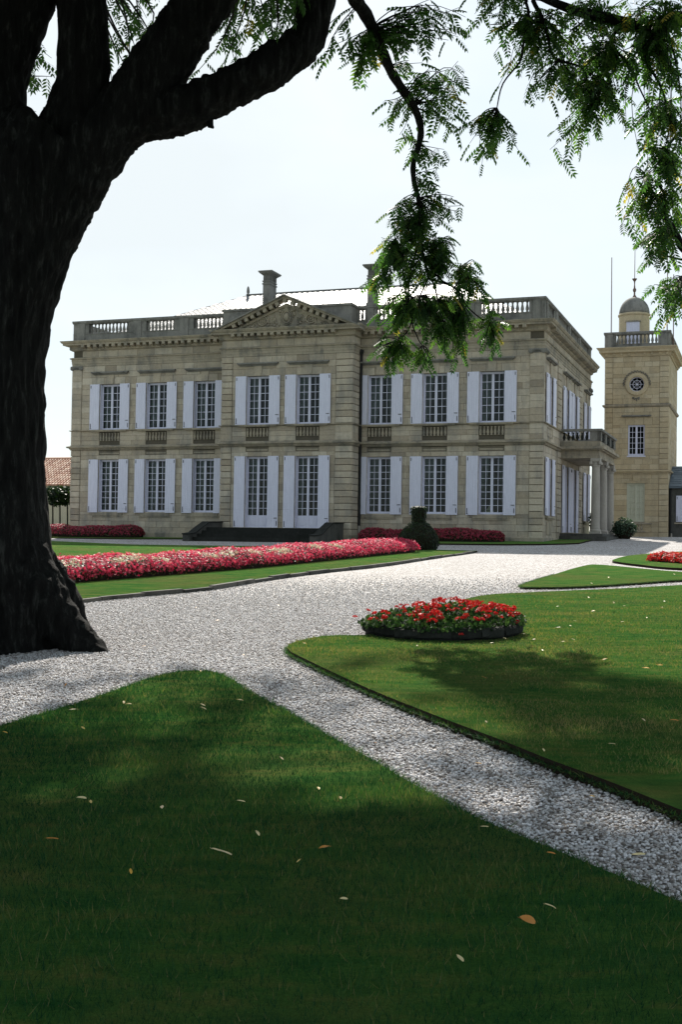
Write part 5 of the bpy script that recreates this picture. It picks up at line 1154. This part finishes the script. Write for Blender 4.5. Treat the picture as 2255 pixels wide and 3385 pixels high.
class Foliage:
    def __init__(s): s.pos = []; s.fw = []; s.up = []; s.sc = []; s.tn = []; s.tw = MB()
    def leaf(s, p, d, sc_, tn): s.pos.append(tuple(p)); s.fw.append(tuple(d)); s.up.append((random.gauss(0, .35), random.gauss(0, .35), 1)); s.sc.append(sc_); s.tn.append(tn)
    def twig(s, path, r0, r1, n, sc_, t0=.3):
        s.tw.tube(path, [r0+(r1-r0)*i/(len(path)-1) for i in range(len(path))], 5, caps=False)
        for i in range(n):
            t = t0+(1-t0)*(i+random.random())/n; k = min(len(path)-2, int(t*(len(path)-1))); u = t*(len(path)-1)-k; p = path[k].lerp(path[k+1], u); d = (path[k+1]-path[k]).normalized()
            a = random.uniform(0, 6.283); out = Vector((math.cos(a), math.sin(a), random.uniform(-.9, .1)))
            s.leaf(p, (out+d*.5+Vector((0, 0, -.15))).normalized(), sc_*random.uniform(.7, 1.25), min(1.2, max(0, random.gauss(.42, .22)+(.75 if random.random() < .012 else 0))))
    def cluster(s, box, Y, n, attach, sc_=.26, dY=.5, tr=.010):
        x0, x1, y0, y1 = box; k = max(3, round(n/5)); cx, cy = (x0+x1)/2, (y0+y1)/2; x0, x1, y0, y1 = cx-(x1-x0)*.6, cx+(x1-x0)*.6, cy-(y1-y0)*.55, cy+(y1-y0)*.6
        for i in range(k):
            a, r = random.uniform(0, 6.283), math.sqrt(random.random()); ex, ey = cx+(x1-x0)/2*r*math.cos(a), cy+(y1-y0)/2*r*math.sin(a)
            e = at(ex, ey-(y1-y0)*.08, Y+random.uniform(-dY, dY)); A = Vector(attach)
            s.twig(bezier_path(A, e, .06, 7), tr, .003, max(3, round(n/k)), sc_, .15 if (e-A).length < 1.0 else .3 if (e-A).length < 1.8 else .5)
    def build(s, root, tmpl, parts=0, names=('leaf', 'foliage', 'twigs'), mat='leaf'):
        pos, fw_, up_, sc_, tn = map(np.array, (s.pos, s.fw, s.up, s.sc, s.tn)); b = np.array(root.location); pos = pos-b; R_ = rots(fw_, up_)
        if parts:
            me_ = arrays_mesh('leaf', tmpl[0], tmpl[1], np.full(len(tmpl[0]), .45)); me_.materials.append(M[mat])
            for i in range(min(parts, len(pos))):
                o = link(names[0], me_, None, root); mtx = Matrix(R_[i].tolist()).to_4x4(); o.matrix_local = Matrix.Translation(pos[i]) @ mtx @ Matrix.Scale(float(sc_[i]), 4)
        v, f, t_ = scatter(*tmpl, pos[parts:], R_[parts:], sc_[parts:], tn[parts:]); link(names[1], arrays_mesh(names[1], v, f, t_), mat, root, kind='stuff')
        if s.tw.v:
            s.tw.v = [(x-b[0], y-b[1], z-b[2]) for x, y, z in s.tw.v]; s.tw.build(names[2], 'bark', root, kind='stuff')
TREE_Y = 13.0
tc_ = Vector((-3.98, 13.0, gz(-3.98, 13.0)))
tree = empty('big_tree', tc_, 'huge dark forking tree trunk filling the left foreground with overhanging boughs', 'tree')
def D(x, y, Y=TREE_Y): return at(x, y, Y)
def skin(name, chains, parent, voxel=.032, rough=1.0):
    mb = MB()
    for pts, rad in chains:
        P = catmull(pts, 5, False); rr = []; n = len(rad)
        for i in range(len(P)):
            t = i/5; k = min(n-2, int(t)); u = t-k; rr.append(rad[k]*(1-u)+rad[k+1]*u)
        mb.tube(P, rr, 18)
    me = mb.mesh(name); o = link(name, me, None, None); r = o.modifiers.new('r', 'REMESH'); r.mode = 'VOXEL'; r.voxel_size = voxel
    sm_ = o.modifiers.new('s', 'SMOOTH'); sm_.iterations = 4; sm_.factor = .5
    dg = bpy.context.evaluated_depsgraph_get(); me2 = bpy.data.meshes.new_from_object(o.evaluated_get(dg)); bpy.data.objects.remove(o)
    n = len(me2.vertices); co = np.empty(n*3, np.float32); me2.vertices.foreach_get('co', co); co = co.reshape(-1, 3); no = np.empty(n*3, np.float32); me2.vertices.foreach_get('normal', no); no = no.reshape(-1, 3)
    dsp = np.array([(1-2*abs(noise.noise((c[0]*8, c[1]*8, c[2]*1.2))))*.75+.7*noise.noise((c[0]*17, c[1]*17, c[2]*3.5))+.9*noise.noise((c[0]*1.7, c[1]*1.7, c[2]*.9)) for c in co])
    co = co+no*(dsp*.045*rough)[:, None]-np.array(parent.location); me2.vertices.foreach_set('co', co.astype(np.float32).ravel()); me2.polygons.foreach_set('use_smooth', [True]*len(me2.polygons)); me2.update()
    me2.materials.clear(); return link(name, me2, 'bark', parent)
g0 = tc_.z
main = [Vector((-4.0, 13.0, g0-.3)), Vector((-4.0, 13.0, g0+.25)), Vector((-4.0, 13.0, g0+.9)), Vector((-4.0, 13, g0+2.0)), Vector((-4.0, 13, g0+3.2)), D(30, 520), D(70, 400), D(130, 320)]
chains = [(main, [1.20, 1.02, .84, .735, .75, .64, .65, .50])]
for ang_, ln in ((-.35, 1.55), (-1.3, 1.35), (-2.2, 1.4), (.6, 1.3), (2.5, 1.4), (1.6, 1.4)):       # root flares
    dx, dy = math.cos(ang_), math.sin(ang_); chains.append(([Vector((-3.98+dx*.45, 13+dy*.45, g0+1.15)), Vector((-3.98+dx*.95, 13+dy*.95, g0+.45)), Vector((-3.98+dx*ln*.92, 13+dy*ln*.92, gz(-3.98+dx*ln, 13+dy*ln)+.04)), Vector((-3.98+dx*ln*1.15, 13+dy*ln*1.15, gz(-3.98+dx*ln, 13+dy*ln)-.2))], [.30, .26, .16, .08]))
chains += [([D(20, 560), D(-10, 420), D(-35, 280), D(-26, 170), D(20, 55), D(66, -60), D(90, -260)], [.60, .52, .41, .38, .37, .34, .30]),
           ([D(35, 560), D(105, 420), D(160, 310), D(188, 200), D(188, 80), D(190, -80), D(215, -300)], [.56, .48, .35, .275, .25, .25, .22]),
           ([D(65, 545), D(150, 400), D(262, 290), D(326, 210), D(395, 112), D(462, 12), D(526, -90), D(590, -220)], [.48, .44, .32, .30, .29, .28, .27, .22]),
           ([D(70, 525), D(155, 405), D(285, 285), D(430, 250), D(560, 187, 13.1), D(640, 142, 13.2), D(700, 100, 13.3), D(724, 30, 13.35), D(736, -60, 13.4), D(760, -160, 13.5)], [.47, .42, .28, .215, .205, .195, .19, .18, .175, .16])]
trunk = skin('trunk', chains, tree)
mb = MB(); mb.tube([Vector(D(480, 272))-tc_, Vector(D(484, 290))-tc_, Vector(D(491, 294))-tc_], [.05, .035, .012], 7); mb.build('branch_stub', 'bark', tree)
# the bough that hangs in front of the roof
hang = [D(752, -120, 13.5), D(790, -60, 14), D(818, 0, 14.3), D(842, 35, 14.6), D(868, 90, 14.8), D(888, 140, 15.1), D(912, 185, 15.4), D(938, 225, 15.6), D(959, 262, 15.8), D(968, 296, 15.9), D(964, 332, 16), D(951, 375, 16.1), D(952, 415, 16.2), D(962, 455, 16.3), D(967, 500, 16.4), D(963, 545, 16.4), D(975, 590, 16.4), D(985, 640, 16.4)]
hr = [.13, .10, .088, .080, .074, .068, .062, .058, .052, .046, .042, .038, .036, .034, .030, .024, .018, .012]
mb = MB(); P = catmull(hang, 4, False); rr = [np.interp(i/4, range(len(hr)), hr)*(1+.08*math.sin(i*1.7)) for i in range(len(P))]; mb.tube([q-tc_ for q in P], rr, 9); mb.build('hanging_bough', 'bark', tree, smooth=True)
fo = Foliage()
def near(x, y): 
    q = min(P, key=lambda p_: (Vector((p_.x, p_.z))-Vector((D(x, y, p_.y).x, D(x, y, p_.y).z))).length); return q
subs = {}
def sub(name, pts, r0=.018, r1=.006):
    path = [D(x, y, 16.35+i*.04) for i, (x, y) in enumerate(pts)]; p2 = catmull([near(*pts[0])]+path, 4, False); fo.tw.tube(p2, [r0+(r1-r0)*i/(len(p2)-1) for i in range(len(p2))], 6); subs[name] = p2
sub('a', [(985, 600), (1010, 640), (1050, 665), (1075, 705), (1110, 735), (1130, 745)]); sub('b', [(963, 560), (945, 620), (940, 680), (948, 730), (935, 765), (915, 780)]); sub('c', [(948, 725), (960, 775), (972, 795)], .012)
sub('d', [(990, 560), (1020, 590), (1060, 620), (1085, 650)]); sub('e', [(960, 545), (925, 560), (895, 590), (885, 630)]); sub('f', [(975, 600), (1000, 660), (1012, 720), (1018, 770)]); sub('g', [(1050, 665), (1055, 720), (1060, 770)])
allp = P+[q for s_ in subs.values() for q in s_]
def near2(x, y):
    return min(allp, key=lambda p_: (p_-D(x, y, p_.y)).length)
hangc = [((917, 949, 449, 495), 7), ((975, 1062, 450, 545), 24), ((885, 972, 498, 580), 44), ((862, 922, 540, 612), 26), ((965, 1056, 540, 606), 44), ((1066, 1100, 596, 622), 6), ((872, 965, 577, 648), 46), ((982, 1042, 577, 646), 28), ((1055, 1106, 603, 690), 22), ((958, 986, 622, 660), 6),
 ((872, 940, 683, 752), 40), ((930, 1010, 678, 772), 52), ((994, 1042, 732, 828), 26), ((1034, 1082, 697, 842), 38), ((1103, 1170, 722, 798), 28), ((861, 951, 774, 850), 40), ((951, 991, 798, 852), 12), ((862, 890, 640, 690), 8), ((1000, 1050, 680, 740), 26), ((1090, 1112, 620, 690), 8), ((836, 872, 640, 668), 5)]
hangc += [((872, 1085, 585, 700), 26), ((880, 1060, 690, 790), 30), ((905, 1010, 470, 600), 12), ((1000, 1110, 640, 760), 14)]
for bx, n in hangc: fo.cluster(bx, 16.4, round(n*2.3), near2((bx[0]+bx[1])/2, bx[2]), .18, .45)
upc = [((756, 877, 66, 172), 46, 14.8), ((735, 762, 35, 165), 12, 14.2), ((877, 985, 46, 124), 34, 15), ((925, 975, 115, 178), 10, 15.2), ((912, 1043, -20, 117), 46, 15.2), ((880, 934, 209, 320), 18, 15.7), ((966, 1043, 142, 302), 40, 15.8), ((898, 958, 312, 394), 16, 16), ((969, 1026, 326, 394), 13, 16), ((962, 1022, 394, 443), 12, 16.2), ((895, 958, 450, 556), 12, 16.3), ((1012, 1068, -10, 100), 34, 14.6)]
for bx, n, Y in upc: fo.cluster(bx, Y, round(n*1.15), near((bx[0]+bx[1])/2, bx[2]+.2*(bx[3]-bx[2])), .21, .4, .008)
# foliage seen between the stems, and the out-of-view crown, enlarged to shade the front lawn
sky_c = [((60, 132, 50, 270), 40, 15.5, D(-25, 200)), ((236, 385, -30, 290), 120, 16, D(187, -120)), ((425, 560, 30, 205), 70, 16, D(540, -110)), ((530, 720, -40, 150), 120, 15.4, D(600, -220)), ((600, 720, -20, 80), 40, 13.6, D(735, -70, 13.4))]
for bx, n, Y, A in sky_c: fo.cluster(bx, Y, round(n*1.0), A, .22, .7, .02)
rngs = random.Random(11)
order = sorted(range(len(fo.pos)), key=lambda i: fo.pos[i][1]); 
for k in ('pos', 'fw', 'up', 'sc', 'tn'): setattr(fo, k, [getattr(fo, k)[i] for i in order])
fo.build(tree, LT, 290)
crown = Foliage()
def clear(x, y, z): return (z-EYE)/max(y, .5) > .485 or abs(x) > .36*y+1.0
def crown_fill(cr, c, rad, n_clump, roots, per=46, size=.42):
    k = 0; tries = 0
    while k < n_clump and tries < 6000:
        tries += 1; u = Vector((rngs.gauss(0, 1), rngs.gauss(0, 1), rngs.gauss(0, 1))).normalized()*(rngs.random()**.4); q = Vector((c[0]+u.x*rad[0], c[1]+u.y*rad[1], c[2]+u.z*rad[2]))
        if q.z < 5.5 or not clear(q.x, q.y-1.2, q.z-1.2) or not clear(q.x, q.y+1.0, q.z-1.2): continue
        A = min(roots, key=lambda r: (r-q).length); cr.tw.tube(bezier_path(A, q, .1, 6), [.07, .06, .05, .04, .03, .02, .012], 5, caps=False)
        for j in range(5):
            e = q+Vector((rngs.gauss(0, .8), rngs.gauss(0, .8), rngs.gauss(0, .45)))
            if not clear(e.x, e.y, e.z-.5): e = q
            cr.twig(bezier_path(q, e, .05, 4), .012, .004, per//5, size, .1)
        k += 1
roots = [D(90, -260), D(215, -300), D(590, -220), D(760, -160, 13.5), Vector((-5, 12, 9)), Vector((-2.5, 15, 11)), Vector((0, 18, 12.5)), Vector((-5.5, 17, 12))]
for a, b in ((D(90, -260), roots[4]), (D(215, -300), roots[7]), (D(590, -220), roots[5]), (roots[5], roots[6])): crown.tw.tube(bezier_path(a, b, .05, 6), [.2, .19, .18, .16, .14, .12, .1], 8)
crown_fill(crown, (-2.5, 19.5, 15.5), (10, 12.5, 6.5), 300, roots); crown_fill(crown, (-2.0, 6.0, 11.5), (11, 12.0, 5.5), 620, roots)
crown_fill(crown, (-2.5, 27.0, 19.5), (10, 11.5, 6.0), 165, roots+[Vector((-2, 24, 15)), Vector((-4, 27, 16))]); crown.tw.tube(bezier_path(roots[6], Vector((-2, 24, 15)), .05, 6), [.1, .1, .09, .09, .08, .08, .07], 8); crown.tw.tube(bezier_path(roots[7], Vector((-4, 27, 16)), .05, 6), [.1, .1, .09, .09, .08, .08, .07], 8)  # unseen forward spread of the crown, added to shade the lawn tip
crown.build(tree, LT2, 0, ('leaf', 'crown', 'limbs'))
# ------------------------------------------------------------------ second tree, its trunk just out of frame at right
rt_ = Vector((8.2, 17.5, gz(8.2, 17.5)))
tree2 = empty('overhanging_tree', rt_, 'leafy green tree whose boughs hang in from the upper right corner', 'tree')
skin('trunk', [([rt_+Vector((0, 0, -.3)), rt_+Vector((0, 0, .6)), rt_+Vector((.1, 0, 2.5)), rt_+Vector((0, .1, 5)), rt_+Vector((-.3, 0, 7.5)), rt_+Vector((-.5, 0, 10))], [.55, .42, .36, .32, .26, .18])], tree2, .06)
f2 = Foliage(); YR = 16.8
def limb(pts, r0, r1, Y=YR, start=None):
    path = catmull(([start] if start is not None else [])+[D(x, y, Y) for x, y in pts], 4, False); f2.tw.tube(path, [r0+(r1-r0)*i/(len(path)-1) for i in range(len(path))], 7); return path
T_ = lambda h: rt_+Vector((-.1, 0, h))
limbs = []
limbs += limb([(1700, 130), (1568, 43), (1501, 64), (1437, 53), (1366, 35), (1331, 27), (1295, 14), (1249, -5), (1180, -40)], .12, .045, YR, T_(7.5))
limbs += limb([(1230, -30), (1210, 0), (1216, 35), (1203, 106), (1196, 142), (1157, 192), (1143, 248)], .03, .008, 16.5, limbs[-2]); limbs += limb([(1228, -5), (1246, 39), (1260, 82), (1274, 131), (1331, 152), (1390, 190)], .04, .008, 16.6, limbs[28])
limbs += limb([(1405, 90), (1420, 120), (1450, 150), (1470, 200), (1500, 260)], .03, .008, 16.8, limbs[16]); limbs += limb([(1499, 80), (1490, 140), (1520, 200), (1540, 280), (1530, 340)], .035, .008, 17, limbs[10])
limbs += limb([(1680, 640), (1600, 590), (1568, 566), (1559, 547), (1544, 519), (1527, 500), (1527, 472), (1520, 430), (1480, 400)], .09, .01, 17, T_(3.9))
limbs += limb([(1640, 330), (1580, 300), (1540, 330), (1510, 380)], .05, .01, 17, T_(6)); limbs += limb([(1580, 590), (1540, 590), (1510, 580)], .025, .008, 17, limbs[-30]); limbs += limb([(1620, 640), (1570, 650), (1540, 660)], .03, .008, 17, T_(4.0)); limbs += limb([(1600, 690), (1560, 690)], .02, .008, 17, T_(3.7))
def near3(x, y): return min(limbs, key=lambda p_: (p_-D(x, y, p_.y)).length)
rc = [((1012, 1068, 131, 309), 46), ((1054, 1150, 262, 383), 34), ((1120, 1198, 290, 360), 16), ((1129, 1215, 35, 180), 40), ((1200, 1302, 30, 177), 66), ((1210, 1331, 165, 248), 40), ((1255, 1340, 285, 387), 30), ((1285, 1445, 106, 240), 110), ((1290, 1445, 200, 325), 72), ((1317, 1460, -10, 110), 80), ((1440, 1575, -10, 130), 110), ((1420, 1575, 100, 260), 130),
 ((1466, 1575, 240, 360), 90), ((1472, 1575, 340, 470), 80), ((1425, 1500, 440, 556), 44), ((1490, 1575, 440, 560), 60), ((1474, 1575, 535, 622), 66), ((1506, 1540, 636, 682), 14), ((1538, 1575, 620, 735), 36), ((1512, 1540, 688, 735), 8), ((1070, 1130, 240, 300), 12), ((1090, 1140, 0, 60), 12), ((1150, 1215, -30, 60), 24), ((1060, 1110, -20, 60), 16)]
rc += [((1100, 1440, 40, 260), 50), ((1440, 1575, 0, 560), 50), ((1230, 1420, 200, 330), 20)]
for bx, n in rc:
    cx, cy = (bx[0]+bx[1])/2, bx[2]; A = near3(cx, cy) if cx > 1060 or cy < 120 else near(1043, 200); f2.cluster(bx, 16.8, round(n*1.35), A, .215, .6, .010)
f2.build(tree2, LT, 0)
cr2 = Foliage(); crown_fill(cr2, (8.5, 18.5, 10), (6.0, 7, 5.5), 26, [T_(7.5), T_(9.8), T_(6)]); cr2.build(tree2, LT2, 0, ('leaf', 'crown', 'limbs'))
